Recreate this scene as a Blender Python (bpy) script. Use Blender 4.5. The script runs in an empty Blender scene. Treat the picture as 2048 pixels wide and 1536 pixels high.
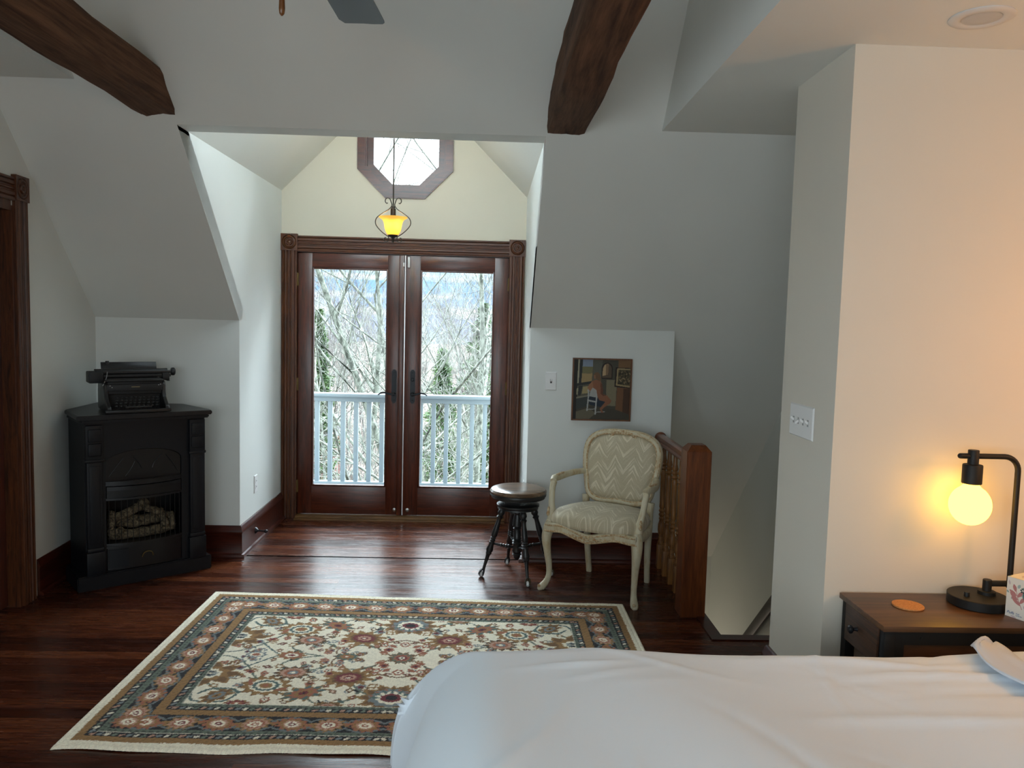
import bpy, bmesh, math, random
import numpy as np
from mathutils import Vector, Matrix
PI = math.pi
R = math.radians
S = bpy.context.scene
COL = S.collection

# ---------------------------------------------------------------- camera
CAM_H, F_PX, YAW, PITCH, ROLL = 1.55, 1566.0, 0.0308, -0.0791, 0.0253
cd = bpy.data.cameras.new('camera'); cam = bpy.data.objects.new('camera', cd); COL.objects.link(cam)
cd.sensor_fit = 'HORIZONTAL'; cd.sensor_width = 36.0; cd.lens = 36.0 * F_PX / 2048.0
cd.clip_start = 0.05; cd.clip_end = 600
fw = Vector((math.sin(YAW) * math.cos(PITCH), math.cos(YAW) * math.cos(PITCH), math.sin(PITCH)))
rt = Vector((math.cos(YAW), -math.sin(YAW), 0)); up = rt.cross(fw)
rt2 = rt * math.cos(ROLL) + up * math.sin(ROLL); up2 = -rt * math.sin(ROLL) + up * math.cos(ROLL)
M = Matrix((rt2, up2, -fw)).transposed().to_4x4(); M.translation = (0, 0, CAM_H)
cam.matrix_world = M
S.camera = cam

# ---------------------------------------------------------------- view + world
S.view_settings.view_transform = 'Standard'; S.view_settings.look = 'None'
S.view_settings.gamma = 1.0; S.view_settings.use_curve_mapping = False
S.view_settings.exposure = 0.54
S.cycles.use_denoising = True
S.cycles.max_bounces = 10; S.cycles.diffuse_bounces = 5; S.cycles.glossy_bounces = 4; S.cycles.transparent_max_bounces = 16
S.cycles.sample_clamp_indirect = 6.0

W = bpy.data.worlds.new('sky'); S.world = W; W.use_nodes = True
nt = W.node_tree; nt.nodes.clear()
def N(t, kind, **kw):
    n = t.nodes.new(kind)
    for k, v in kw.items():
        if k in n.inputs.keys(): n.inputs[k].default_value = v
        else: setattr(n, k, v)
    return n
def ramp(t, stops, interp='LINEAR'):
    n = t.nodes.new('ShaderNodeValToRGB'); cr = n.color_ramp; cr.interpolation = interp
    while len(cr.elements) > 1: cr.elements.remove(cr.elements[-1])
    for i, (p, c) in enumerate(stops):
        e = cr.elements[0] if i == 0 else cr.elements.new(p)
        e.position = p; e.color = (c[0], c[1], c[2], 1)
    return n
geo = N(nt, 'ShaderNodeTexCoord'); sep = N(nt, 'ShaderNodeSeparateXYZ'); nt.links.new(geo.outputs['Generated'], sep.inputs[0])
# clear blue near the horizon with streaks of cloud, bright overcast higher up
rmp = ramp(nt, [(0.0, (.30, .36, .40)), (0.485, (.40, .50, .62)), (0.50, (.36, .46, .78)), (0.52, (.24, .46, .80)), (0.545, (.40, .68, .95)), (0.58, (.82, .90, 1.0)), (0.62, (.80, .92, 1.0)), (1.0, (.70, .87, 1))])
mr = N(nt, 'ShaderNodeMapRange'); mr.inputs['From Min'].default_value = -1; mr.inputs['From Max'].default_value = 1
nt.links.new(sep.outputs['Z'], mr.inputs['Value']); nt.links.new(mr.outputs[0], rmp.inputs[0])
cl = N(nt, 'ShaderNodeTexNoise'); cl.inputs['Scale'].default_value = 3.0; cl.inputs['Detail'].default_value = 6
mp = N(nt, 'ShaderNodeMapping'); mp.inputs['Scale'].default_value = (2, 2, 14)
nt.links.new(geo.outputs['Generated'], mp.inputs[0]); nt.links.new(mp.outputs[0], cl.inputs['Vector'])
clr = ramp(nt, [(0.50, (0, 0, 0)), (0.62, (1, 1, 1))]); nt.links.new(cl.outputs[0], clr.inputs[0])
mixc = N(nt, 'ShaderNodeMixRGB'); mixc.inputs[2].default_value = (.9, .95, 1.0, 1)
nt.links.new(clr.outputs[0], mixc.inputs[0]); nt.links.new(rmp.outputs[0], mixc.inputs[1])
# strength rises with elevation; the bright part of the overcast lies ahead of the doors (+Y)
st = ramp(nt, [(0.0, (.055, .055, .055)), (0.545, (.054, .054, .054)), (0.57, (.09, .09, .09)), (0.60, (.15, .15, .15)), (0.67, (.21, .21, .21)), (0.76, (.9, .9, .9)), (0.85, (1, 1, 1))])
nt.links.new(mr.outputs[0], st.inputs[0])
SKY = 24.0
ys = N(nt, 'ShaderNodeMapRange'); ys.inputs['From Min'].default_value = -.1; ys.inputs['From Max'].default_value = .35; ys.inputs['To Min'].default_value = .22; ys.inputs['To Max'].default_value = 1
nt.links.new(sep.outputs['Y'], ys.inputs['Value'])
mul0 = N(nt, 'ShaderNodeMath', operation='MULTIPLY'); nt.links.new(st.outputs[0], mul0.inputs[0]); nt.links.new(ys.outputs[0], mul0.inputs[1])
mul = N(nt, 'ShaderNodeMath', operation='MULTIPLY'); mul.inputs[1].default_value = SKY
nt.links.new(mul0.outputs[0], mul.inputs[0])
bg = N(nt, 'ShaderNodeBackground'); nt.links.new(mixc.outputs[0], bg.inputs['Color']); nt.links.new(mul.outputs[0], bg.inputs['Strength'])
wo = N(nt, 'ShaderNodeOutputWorld'); nt.links.new(bg.outputs[0], wo.inputs[0])

def area(name, loc, direction, sx, sy, power, color, portal=False):
    l = bpy.data.lights.new(name, 'AREA'); l.shape = 'RECTANGLE'; l.size = sx; l.size_y = sy; l.energy = power; l.color = color
    o = bpy.data.objects.new(name, l); COL.objects.link(o); o.location = loc
    o.rotation_euler = Vector(direction).to_track_quat('-Z', 'Y').to_euler()
    if portal: l.cycles.is_portal = True
    return o
area('portal_french_doors', (-0.655, 6.14, 1.09), (0, -1, 0), 1.62, 1.75, 1, (1, 1, 1), True)
area('portal_octagon', (-0.655, 6.14, 2.81), (0, -1, 0), .56, .56, 1, (1, 1, 1), True)
# added fill lights at the unseen rear and left windows, tinted like daylight
area('fill_rear_window', (-0.9, -2.12, 1.45), (0.0, 1, 0.02), 2.3, 1.5, 34, (.86, .96, 1.0))
area('fill_left_window', (-2.52, -0.7, 1.45), (1, 0.1, 0.0), 1.3, 1.4, 48, (.74, .90, 1.0))
# warm fill light added by the bed head, out of view to the right
l2 = bpy.data.lights.new('bed_head_fill', 'POINT'); l2.energy = 12.5; l2.color = (1.0, .42, .10); l2.shadow_soft_size = .10
o2 = bpy.data.objects.new('bed_head_fill', l2); COL.objects.link(o2); o2.location = (2.35, 1.85, 1.5)
# an unseen lamp added down the stairs to brighten the stairwell
l3 = bpy.data.lights.new('stair_fill_lamp', 'POINT'); l3.energy = 5.0; l3.color = (1.0, .86, .68); l3.shadow_soft_size = .15
o3 = bpy.data.objects.new('stair_fill_lamp', l3); COL.objects.link(o3); o3.location = (1.55, 6.3, -1.9)

# ---------------------------------------------------------------- helpers
def tag(o, label=None, cat=None, group=None, kind=None):
    if label: o['label'] = label
    if cat: o['category'] = cat
    if group: o['group'] = group
    if kind: o['kind'] = kind
    return o
def thing(name, label, cat, loc=(0, 0, 0), rz=0, group=None):
    o = bpy.data.objects.new(name, None); COL.objects.link(o); o.empty_display_size = .1
    o.matrix_world = Matrix.Translation(Vector(loc)) @ Matrix.Rotation(rz, 4, 'Z')
    tag(o, label, cat, group)
    ROOTM[o.name] = o.matrix_world.copy()
    return o
ROOTM = {}
def obj(name, bm, mat, parent=None, sharp=35, world=False, smooth=True):
    """link a bmesh as one mesh object; with world=True the mesh is given in world coordinates"""
    if parent is not None and world:
        r = parent
        while r.parent: r = r.parent
        if r.name in ROOTM: bmesh.ops.transform(bm, matrix=ROOTM[r.name].inverted(), verts=bm.verts)
    me = bpy.data.meshes.new(name)
    bmesh.ops.recalc_face_normals(bm, faces=bm.faces)
    bm.to_mesh(me); bm.free()
    for m in (mat if isinstance(mat, (list, tuple)) else [mat]): me.materials.append(m)
    if smooth:
        me.polygons.foreach_set('use_smooth', [True] * len(me.polygons))
        me.set_sharp_from_angle(angle=R(sharp))
    o = bpy.data.objects.new(name, me); COL.objects.link(o)
    if parent is not None: o.parent = parent
    return o
def struct(name, bm, mat, parent=None, **k):
    o = obj(name, bm, mat, parent, **k)
    if parent is None: o['kind'] = 'structure'
    return o
def B(): return bmesh.new()
def box(bm, x0, x1, y0, y1, z0, z1, bev=0.0, mi=0, mat=None, seg=2):
    v = [bm.verts.new(p) for p in ((x0, y0, z0), (x1, y0, z0), (x1, y1, z0), (x0, y1, z0), (x0, y0, z1), (x1, y0, z1), (x1, y1, z1), (x0, y1, z1))]
    fs = [bm.faces.new([v[i] for i in q]) for q in ((0, 3, 2, 1), (4, 5, 6, 7), (0, 1, 5, 4), (1, 2, 6, 5), (2, 3, 7, 6), (3, 0, 4, 7))]
    for f in fs: f.material_index = mi
    allv = v
    if bev > 0:
        es = set()
        for f in fs: es.update(f.edges)
        r = bmesh.ops.bevel(bm, geom=list(es), offset=bev, segments=seg, affect='EDGES', profile=.5)
        allv = list({vv for f in r['faces'] for vv in f.verts} | {vv for vv in v if vv.is_valid})
        if mi:
            for f in r['faces']: f.material_index = mi
    if mat is not None: bmesh.ops.transform(bm, matrix=mat, verts=list(set(allv)))
    return allv
def lathe(bm, prof, n=24, mat=None, cap=True):
    """prof: list of (r, z)"""
    rings = []
    for r, z in prof:
        if r < 1e-5: rings.append([bm.verts.new((0, 0, z))])
        else: rings.append([bm.verts.new((r * math.cos(2 * PI * i / n), r * math.sin(2 * PI * i / n), z)) for i in range(n)])
    for a, b in zip(rings, rings[1:]):
        if len(a) == 1 and len(b) == 1: continue
        for i in range(n):
            j = (i + 1) % n
            if len(a) == 1: bm.faces.new((a[0], b[j], b[i]))
            elif len(b) == 1: bm.faces.new((a[i], a[j], b[0]))
            else: bm.faces.new((a[i], a[j], b[j], b[i]))
    if cap:
        if len(rings[0]) > 1: bm.faces.new(rings[0][::-1])
        if len(rings[-1]) > 1: bm.faces.new(rings[-1])
    vs = [v for r in rings for v in r]
    if mat is not None: bmesh.ops.transform(bm, matrix=mat, verts=vs)
    return vs
def align(p, q):
    """matrix taking local +Z onto p->q, origin at p"""
    d = Vector(q) - Vector(p)
    return Matrix.Translation(Vector(p)) @ d.to_track_quat('Z', 'Y').to_matrix().to_4x4()
def rod(bm, p, q, r, n=12, r2=None):
    L = (Vector(q) - Vector(p)).length
    return lathe(bm, [(r, 0), (r if r2 is None else r2, L)], n, align(p, q))
def spline(pts, k=6, closed=False):
    """Catmull-Rom through points (tuples of any length)"""
    P = [np.array(p, float) for p in pts]; n = len(P); out = []
    rng = range(n) if closed else range(n - 1)
    for i in rng:
        if closed: a, b, c, d = P[(i - 1) % n], P[i], P[(i + 1) % n], P[(i + 2) % n]
        else: a, b, c, d = P[max(i - 1, 0)], P[i], P[i + 1], P[min(i + 2, n - 1)]
        for s in range(k):
            t = s / k
            out.append(.5 * ((2 * b) + (-a + c) * t + (2 * a - 5 * b + 4 * c - d) * t * t + (-a + 3 * b - 3 * c + d) * t ** 3))
    if not closed: out.append(P[-1])
    return out
def tube(bm, pts, rad, n=10, closed=False, sq=0.0, flat=None, upv=None, cap=True, mi=0):
    """sweep an elliptic (sq>0: squarish) section; rad float or list; flat=(a,b) scales normal/binormal"""
    P = [Vector(p[:3]) for p in pts]; m = len(P)
    rads = [rad] * m if not hasattr(rad, '__len__') else list(rad)
    T = []
    for i in range(m):
        if closed: t = P[(i + 1) % m] - P[i - 1]
        else: t = P[min(i + 1, m - 1)] - P[max(i - 1, 0)]
        T.append(t.normalized() if t.length > 1e-9 else Vector((0, 0, 1)))
    u = Vector(upv) if upv is not None else (Vector((0, 0, 1)) if abs(T[0].z) < .9 else Vector((0, 1, 0)))
    rings = []
    nrm = (u - T[0] * u.dot(T[0])).normalized()
    fa, fb = flat or (1, 1)
    for i in range(m):
        if upv is not None:
            q = Vector(upv) - T[i] * Vector(upv).dot(T[i])
            if q.length > .1: nrm = q.normalized()
        else:
            nrm = (nrm - T[i] * nrm.dot(T[i])).normalized()
        bi = T[i].cross(nrm)
        ring = []
        for k in range(n):
            a = 2 * PI * (k + .5) / n; c, s = math.cos(a), math.sin(a)
            if sq > 0:
                e = 1 - sq * .7
                c = math.copysign(abs(c) ** e, c); s = math.copysign(abs(s) ** e, s)
            ring.append(bm.verts.new(P[i] + (nrm * (c * fa) + bi * (s * fb)) * rads[i]))
        rings.append(ring)
    pr = list(zip(rings, rings[1:])) + ([(rings[-1], rings[0])] if closed else [])
    for a, b in pr:
        for k in range(n):
            j = (k + 1) % n
            f = bm.faces.new((a[k], a[j], b[j], b[k])); f.material_index = mi
    if cap and not closed:
        bm.faces.new(rings[0][::-1]).material_index = mi; bm.faces.new(rings[-1]).material_index = mi
    return [v for r in rings for v in r]
def prism(bm, poly, holes, f3, ext):
    """poly (2-D loop) with holes, mapped by f3(a,b) to 3-D, extruded by vector ext"""
    es = []
    for loop in [poly] + list(holes):
        vs = [bm.verts.new(f3(*p)) for p in loop]
        for i in range(len(vs)): es.append(bm.edges.new((vs[i], vs[(i + 1) % len(vs)])))
    r = bmesh.ops.triangle_fill(bm, edges=es, use_beauty=True, use_dissolve=False)
    faces = [g for g in r['geom'] if isinstance(g, bmesh.types.BMFace)]
    e = bmesh.ops.extrude_face_region(bm, geom=faces)
    vs = [g for g in e['geom'] if isinstance(g, bmesh.types.BMVert)]
    bmesh.ops.translate(bm, vec=Vector(ext), verts=vs)
def XZ(y): return lambda a, b: (a, y, b)
def YZ(x): return lambda a, b: (x, a, b)
def XY(z): return lambda a, b: (a, b, z)
def sweep2d(bm, path, prof, side=1):
    """path: list of (x,y); prof: list of (offset, z) closed loop; offset to the left of travel * side, mitred"""
    P = [Vector(p) for p in path]; rings = []
    for i, p in enumerate(P):
        n1 = n2 = None
        if i > 0: d = (p - P[i - 1]).normalized(); n1 = Vector((-d.y, d.x)) * side
        if i < len(P) - 1: d = (P[i + 1] - p).normalized(); n2 = Vector((-d.y, d.x)) * side
        if n1 is None: m = n2
        elif n2 is None: m = n1
        else: m = (n1 + n2) / (1 + n1.dot(n2))
        rings.append([bm.verts.new((p.x + m.x * o, p.y + m.y * o, z)) for o, z in prof])
    n = len(prof)
    for a, b in zip(rings, rings[1:]):
        for k in range(n):
            j = (k + 1) % n; bm.faces.new((a[k], a[j], b[j], b[k]))
    bm.faces.new(rings[0][::-1]); bm.faces.new(rings[-1])
def ngon(cx, cy, r, n, a0=0): return [(cx + r * math.cos(a0 + 2 * PI * i / n), cy + r * math.sin(a0 + 2 * PI * i / n)) for i in range(n)]
def uvsphere(bm, c, rx, ry=None, rz=None, n=14, m=8, mat=None):
    ry = rx if ry is None else ry; rz = rx if rz is None else rz
    prof = [(math.sin(PI * i / m), -math.cos(PI * i / m)) for i in range(m + 1)]
    vs = lathe(bm, prof, n)
    T = Matrix.Translation(Vector(c)) @ Matrix.Diagonal((rx, ry, rz, 1))
    if mat is not None: T = mat @ T
    bmesh.ops.transform(bm, matrix=T, verts=vs); return vs

# ---------------------------------------------------------------- materials
def srgb(r, g, b):
    f = lambda c: (c / 255 / 12.92) if c / 255 <= .04045 else ((c / 255 + .055) / 1.055) ** 2.4
    return (f(r), f(g), f(b))
def base(name, color=(.5, .5, .5), rough=.5, metal=0.0, spec=.5, coat=0.0, coat_rough=.1, sheen=0.0):
    m = bpy.data.materials.new(name); m.use_nodes = True; t = m.node_tree
    p = t.nodes['Principled BSDF']
    p.inputs['Base Color'].default_value = (*color, 1); p.inputs['Roughness'].default_value = rough
    p.inputs['Metallic'].default_value = metal; p.inputs['Specular IOR Level'].default_value = spec
    p.inputs['Coat Weight'].default_value = coat; p.inputs['Coat Roughness'].default_value = coat_rough
    p.inputs['Sheen Weight'].default_value = sheen
    return m, t, p
def coords(t, scale=(1, 1, 1), rot=(0, 0, 0), kind='Object', loc=(0, 0, 0)):
    c = N(t, 'ShaderNodeTexCoord'); m = N(t, 'ShaderNodeMapping')
    m.inputs['Scale'].default_value = scale; m.inputs['Rotation'].default_value = rot; m.inputs['Location'].default_value = loc
    t.links.new(c.outputs[kind], m.inputs[0]); return m.outputs[0]
def noise(t, vec, scale=5, detail=4, rough=.5, dist=0):
    n = N(t, 'ShaderNodeTexNoise'); n.inputs['Scale'].default_value = scale; n.inputs['Detail'].default_value = detail
    n.inputs['Roughness'].default_value = rough; n.inputs['Distortion'].default_value = dist
    t.links.new(vec, n.inputs['Vector']); return n.outputs[0]
def bump(t, p, h, strength=.2, dist=.002):
    b = N(t, 'ShaderNodeBump'); b.inputs['Strength'].default_value = strength; b.inputs['Distance'].default_value = dist
    t.links.new(h, b.inputs['Height']); t.links.new(b.outputs[0], p.inputs['Normal']); return b
def paint(name, col, rough=.55, bumps=.08, var=.03):
    m, t, p = base(name, col, rough, spec=.35)
    v = coords(t); n1 = noise(t, v, 160, 3); n2 = noise(t, v, 1.3, 2)
    r = ramp(t, [(.3, [c * (1 - var) for c in col]), (.7, [min(1, c * (1 + var)) for c in col])])
    t.links.new(n2, r.inputs[0]); t.links.new(r.outputs[0], p.inputs['Base Color']); bump(t, p, n1, bumps, .001)
    return m
def wood(name, dark, light, rough=.35, grain=(1, 1, 12), scale=9, coat=0.0, coat_rough=.15, axis='z', spec=.5, bumps=.12, knots=0, coarse=1.0):
    """grain runs along the axis given"""
    m, t, p = base(name, light, rough, coat=coat, coat_rough=coat_rough, spec=spec)
    k = 14.0
    sc = {'x': (1, k, k), 'y': (k, 1, k), 'z': (k, k, 1)}[axis]
    v = coords(t, sc); n1 = noise(t, v, scale * .35 * coarse, 8, .62, 1.2); n2 = noise(t, v, scale * 2.2 * coarse, 3, .6)
    v3 = coords(t, (1, 1, 1)); n3 = noise(t, v3, 2.2, 3)
    r = ramp(t, [(.28, dark), (.5, [(a * .45 + b * .55) for a, b in zip(dark, light)]), (.72, light)])
    t.links.new(n1, r.inputs[0])
    mx = N(t, 'ShaderNodeMixRGB', blend_type='MULTIPLY'); mx.inputs[0].default_value = .55
    r2 = ramp(t, [(.35, (.45, .42, .4)), (.6, (1, 1, 1))]); t.links.new(n2, r2.inputs[0])
    t.links.new(r.outputs[0], mx.inputs[1]); t.links.new(r2.outputs[0], mx.inputs[2])
    mx2 = N(t, 'ShaderNodeMixRGB', blend_type='MULTIPLY'); mx2.inputs[0].default_value = .5
    r3 = ramp(t, [(.3, (.6, .58, .55)), (.65, (1, 1, 1))]); t.links.new(n3, r3.inputs[0])
    t.links.new(mx.outputs[0], mx2.inputs[1]); t.links.new(r3.outputs[0], mx2.inputs[2])
    t.links.new(mx2.outputs[0], p.inputs['Base Color'])
    bump(t, p, n1, bumps, .002)
    return m
def emis(name, col, strength):
    m = bpy.data.materials.new(name); m.use_nodes = True; t = m.node_tree; t.nodes.clear()
    e = N(t, 'ShaderNodeEmission'); e.inputs[0].default_value = (*col, 1); e.inputs[1].default_value = strength
    o = N(t, 'ShaderNodeOutputMaterial'); t.links.new(e.outputs[0], o.inputs[0]); return m

M_WALL = paint('wall_paint', (.74, .765, .735))
M_CEIL = paint('ceiling_paint', (.735, .745, .705))
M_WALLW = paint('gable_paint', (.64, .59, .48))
M_WALLR = paint('lamp_glow_paint', (.71, .665, .575))  # wall colour warmed: the orange glow of the lamps is put into it
M_DOOR = wood('mahogany_door', srgb(46, 17, 8), srgb(104, 46, 24), .32, coat=.3, coat_rough=.25)
M_DOORX = wood('mahogany_rail', srgb(50, 18, 9), srgb(108, 48, 26), .32, axis='x', coat=.3, coat_rough=.25)
M_CASE = wood('pine_casing', srgb(44, 20, 8), srgb(112, 62, 30), .38, scale=14)
M_CASEX = wood('pine_casing_across', srgb(44, 20, 8), srgb(112, 62, 30), .38, scale=14, axis='x')
M_CASEY = wood('pine_casing_depth', srgb(44, 20, 8), srgb(112, 62, 30), .38, scale=14, axis='y')
M_BASE = wood('baseboard_wood', srgb(40, 14, 9), srgb(92, 38, 24), .3, axis='x', coat=.3)
M_BASEY = wood('baseboard_wood_depth', srgb(40, 14, 9), srgb(92, 38, 24), .3, axis='y', coat=.3)
M_THRESH = wood('oak_threshold', srgb(80, 50, 24), srgb(140, 100, 52), .5, axis='x')
M_NEWEL = wood('newel_wood', srgb(78, 36, 14), srgb(138, 74, 32), .38, scale=5)
M_BAL = wood('baluster_wood', srgb(92, 54, 24), srgb(176, 122, 66), .4)
M_HRAIL = wood('handrail_wood', srgb(84, 38, 18), srgb(150, 82, 44), .3, axis='y', coat=.3)
M_WHITEP = paint('white_plastic', (.80, .80, .79), .35, 0, 0)
M_BRASS, _, _ = base('antique_brass', srgb(120, 100, 60), .45, .8)
M_IRON, _, _ = base('black_iron', (.012, .014, .018), .42, .3)
M_STEEL, _, _ = base('steel', (.55, .55, .55), .3, 1.0)
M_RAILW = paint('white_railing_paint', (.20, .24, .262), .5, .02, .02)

# floor: long narrow planks running along X
def floor_mat():
    m, t, p = base('floor_planks', (.1, .03, .015), .25, spec=.26)
    v = coords(t)
    br = N(t, 'ShaderNodeTexBrick'); br.offset = .37; br.inputs['Scale'].default_value = 1.0
    br.inputs['Brick Width'].default_value = 2.3; br.inputs['Row Height'].default_value = .075
    br.inputs['Mortar Size'].default_value = .0011; br.inputs['Mortar Smooth'].default_value = .3; br.inputs['Bias'].default_value = 0
    br.inputs['Color1'].default_value = (0, 0, 0, 1); br.inputs['Color2'].default_value = (1, 1, 1, 1); br.inputs['Mortar'].default_value = (.5, .5, .5, 1)
    t.links.new(v, br.inputs['Vector'])
    g = noise(t, coords(t, (1.3, 22, 1)), 4.5, 8, .65, 1.3)
    g2 = noise(t, coords(t, (2.5, 70, 1)), 6, 3, .6)
    # wood tone: plank tone plus grain
    r1 = ramp(t, [(.25, srgb(40, 17, 10)), (.5, srgb(74, 34, 20)), (.78, srgb(116, 64, 38))])
    am = N(t, 'ShaderNodeMath', operation='MULTIPLY_ADD'); am.inputs[1].default_value = .34; am.inputs[2].default_value = -.17
    sepc = N(t, 'ShaderNodeSeparateColor'); t.links.new(br.outputs['Color'], sepc.inputs[0]); t.links.new(sepc.outputs[0], am.inputs[0])
    ad = N(t, 'ShaderNodeMath', operation='ADD'); t.links.new(g, ad.inputs[0]); t.links.new(am.outputs[0], ad.inputs[1])
    t.links.new(ad.outputs[0], r1.inputs[0])
    mx = N(t, 'ShaderNodeMixRGB', blend_type='MULTIPLY'); mx.inputs[0].default_value = .5
    r2 = ramp(t, [(.35, (.4, .36, .34)), (.6, (1, 1, 1))]); t.links.new(g2, r2.inputs[0])
    t.links.new(r1.outputs[0], mx.inputs[1]); t.links.new(r2.outputs[0], mx.inputs[2])
    mx3 = N(t, 'ShaderNodeMixRGB'); mx3.inputs[2].default_value = (.006, .002, .001, 1)
    t.links.new(br.outputs['Fac'], mx3.inputs[0]); t.links.new(mx.outputs[0], mx3.inputs[1])
    t.links.new(mx3.outputs[0], p.inputs['Base Color'])
    wv = noise(t, coords(t, (1.2, 9, 1)), 3, 3)
    rr = ramp(t, [(.3, (.19, .19, .19)), (.7, (.33, .33, .33))]); t.links.new(wv, rr.inputs[0]); t.links.new(rr.outputs[0], p.inputs['Roughness'])
    inv = N(t, 'ShaderNodeMath', operation='MULTIPLY_ADD'); inv.inputs[1].default_value = -.6; t.links.new(br.outputs['Fac'], inv.inputs[0]); t.links.new(wv, inv.inputs[2])
    bump(t, p, inv.outputs[0], .25, .003)
    return m
M_FLOOR = floor_mat()
M_GLASS = bpy.data.materials.new('window_glass'); M_GLASS.use_nodes = True
t = M_GLASS.node_tree; t.nodes.clear()
a = N(t, 'ShaderNodeBsdfTransparent'); a.inputs[0].default_value = (.97, .985, .98, 1)
g_ = N(t, 'ShaderNodeBsdfGlossy'); g_.inputs['Roughness'].default_value = .02
fr = N(t, 'ShaderNodeFresnel'); fr.inputs[0].default_value = 1.25
ms = N(t, 'ShaderNodeMixShader'); t.links.new(fr.outputs[0], ms.inputs[0]); t.links.new(a.outputs[0], ms.inputs[1]); t.links.new(g_.outputs[0], ms.inputs[2])
o_ = N(t, 'ShaderNodeOutputMaterial'); t.links.new(ms.outputs[0], o_.inputs[0])

# ---------------------------------------------------------------- room shell
XL, XR = -1.575, 0.264            # dormer alcove side walls
K, ZK = 5.0, 1.516                # knee wall
HY, HZ = 4.029, 2.487             # head of the alcove opening, eaves height
D = 6.0                           # gable wall with the french doors
RX = (XL + XR) / 2; RZ = HZ + (XR - XL) / 2
TOP = 3.416
SX0, SX1 = 1.19, 2.12             # stairwell
b = B()
box(b, -2.7, SX0, -2.4, K + .02, -.12, 0)
box(b, XL - .02, XR + .02, K, D + .15, -.12, 0)
box(b, SX0, 3.4, -2.4, 3.79, -.12, 0)
struct('floor', b, M_FLOOR, smooth=False)

b = B()
def lw(y): return -2.47 + (5.0 - y) * .065 if y > 3.8 else -2.392 - (y - 3.8) * .0
wl = lambda a_, z_: (-2.47 + (5.0 - a_) * .058, a_, z_)
door2 = [(3.29, 0), (4.08, 0), (4.08, 2.07), (3.29, 2.07)]
win2 = [(-1.3, .75), (-.1, .75), (-.1, 2.15), (-1.3, 2.15)]
# outline runs round the door opening so that it stays open to the floor
prism(b, [(-2.4, 0), (3.29, 0), (3.29, 2.07), (4.08, 2.07), (4.08, 0), (5.1, 0), (5.1, 1.45), (4.029, 2.53), (3.14, 3.45), (-2.4, 3.45)], [win2], wl, (-.12, 0, 0))
struct('wall_left', b, M_WALL, smooth=False)
b = B(); box(b, -2.55, XL - .0015, K, K + .1, 0, ZK + .02); struct('wall_back_left', b, M_WALL, smooth=False)
b = B(); box(b, XR + .0015, SX0, K, K + .1, 0, ZK); struct('wall_back_right', b, M_WALL, smooth=False)
b = B(); prism(b, [(K + .003, 0), (D + .15, 0), (D + .15, HZ), (HY + .005, HZ - .002), (K + .003, ZK)], [], YZ(XL), (-.1, 0, 0)); struct('wall_alcove_left', b, M_WALL, smooth=False)
b = B(); prism(b, [(K + .003, 0), (D + .15, 0), (D + .15, HZ), (HY + .005, HZ - .002), (K + .003, ZK)], [], YZ(XR), (.1, 0, 0)); struct('wall_alcove_right', b, M_WALL, smooth=False)
# gable wall
OX, OZ, OR = -.655, 2.809, .30
octo = ngon(OX, OZ, OR / math.cos(PI / 8), 8, PI / 8)
b = B()
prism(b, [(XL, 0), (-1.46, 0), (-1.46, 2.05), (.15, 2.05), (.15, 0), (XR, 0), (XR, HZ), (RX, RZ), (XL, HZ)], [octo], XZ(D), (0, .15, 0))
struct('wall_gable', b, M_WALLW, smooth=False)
# dormer ceiling (two pitched planes), starts behind the header
b = B(); prism(b, [(XL - .1, HZ - .1), (RX, RZ), (RX, RZ + .12), (XL - .1, HZ + .02)], [], XZ(HY + .149), (0, D + .15 - HY - .149, 0)); struct('ceiling_dormer_left', b, M_CEIL, smooth=False)
b = B(); prism(b, [(XR + .1, HZ - .1), (RX, RZ), (RX, RZ + .12), (XR + .1, HZ + .02)], [], XZ(HY + .149), (0, D + .15 - HY - .149, 0)); struct('ceiling_dormer_right', b, M_CEIL, smooth=False)
# main roof slope, in one piece with the dormer opening cut out
b = B()
yt = K + ZK - TOP
prism(b, [(K, ZK), (yt, TOP), (yt + .15, TOP), (K + .15, ZK)], [], YZ(-2.6), (XL + 2.6, 0, 0))
prism(b, [(HY, HZ), (yt, TOP), (yt + .15, TOP), (HY + .15, HZ)], [], YZ(XL), (XR - XL, 0, 0))
prism(b, [(K, ZK), (yt, TOP), (yt + .15, TOP), (K + .15, ZK)], [], YZ(XR), (SX0 - XR, 0, 0))
prism(b, [(7.15, ZK - 2.15), (yt, TOP), (yt + .15, TOP), (7.3, ZK - 2.15)], [], YZ(SX0), (SX1 + .1 - SX0, 0, 0))
bmesh.ops.remove_doubles(b, verts=b.verts, dist=.0005)
struct('ceiling_slope', b, M_CEIL, smooth=False)
b = B(); box(b, -2.7, 3.4, -2.4, yt + .15, TOP, TOP + .12); struct('ceiling', b, M_CEIL, smooth=False)
b = B(); prism(b, [(-2.4, 2.523), (3.993, 2.523), (yt, TOP), (-2.4, TOP)], [], YZ(.843), (2.6, 0, 0)); struct('ceiling_lowered_right', b, M_CEIL, smooth=False)
b = B(); prism(b, [(-2.4, 2.645), (3.871, 2.645), (yt, TOP), (-2.4, TOP)], [], YZ(-1.99), (-.7, 0, 0)); struct('ceiling_lowered_left', b, M_CEIL, smooth=False)
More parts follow.
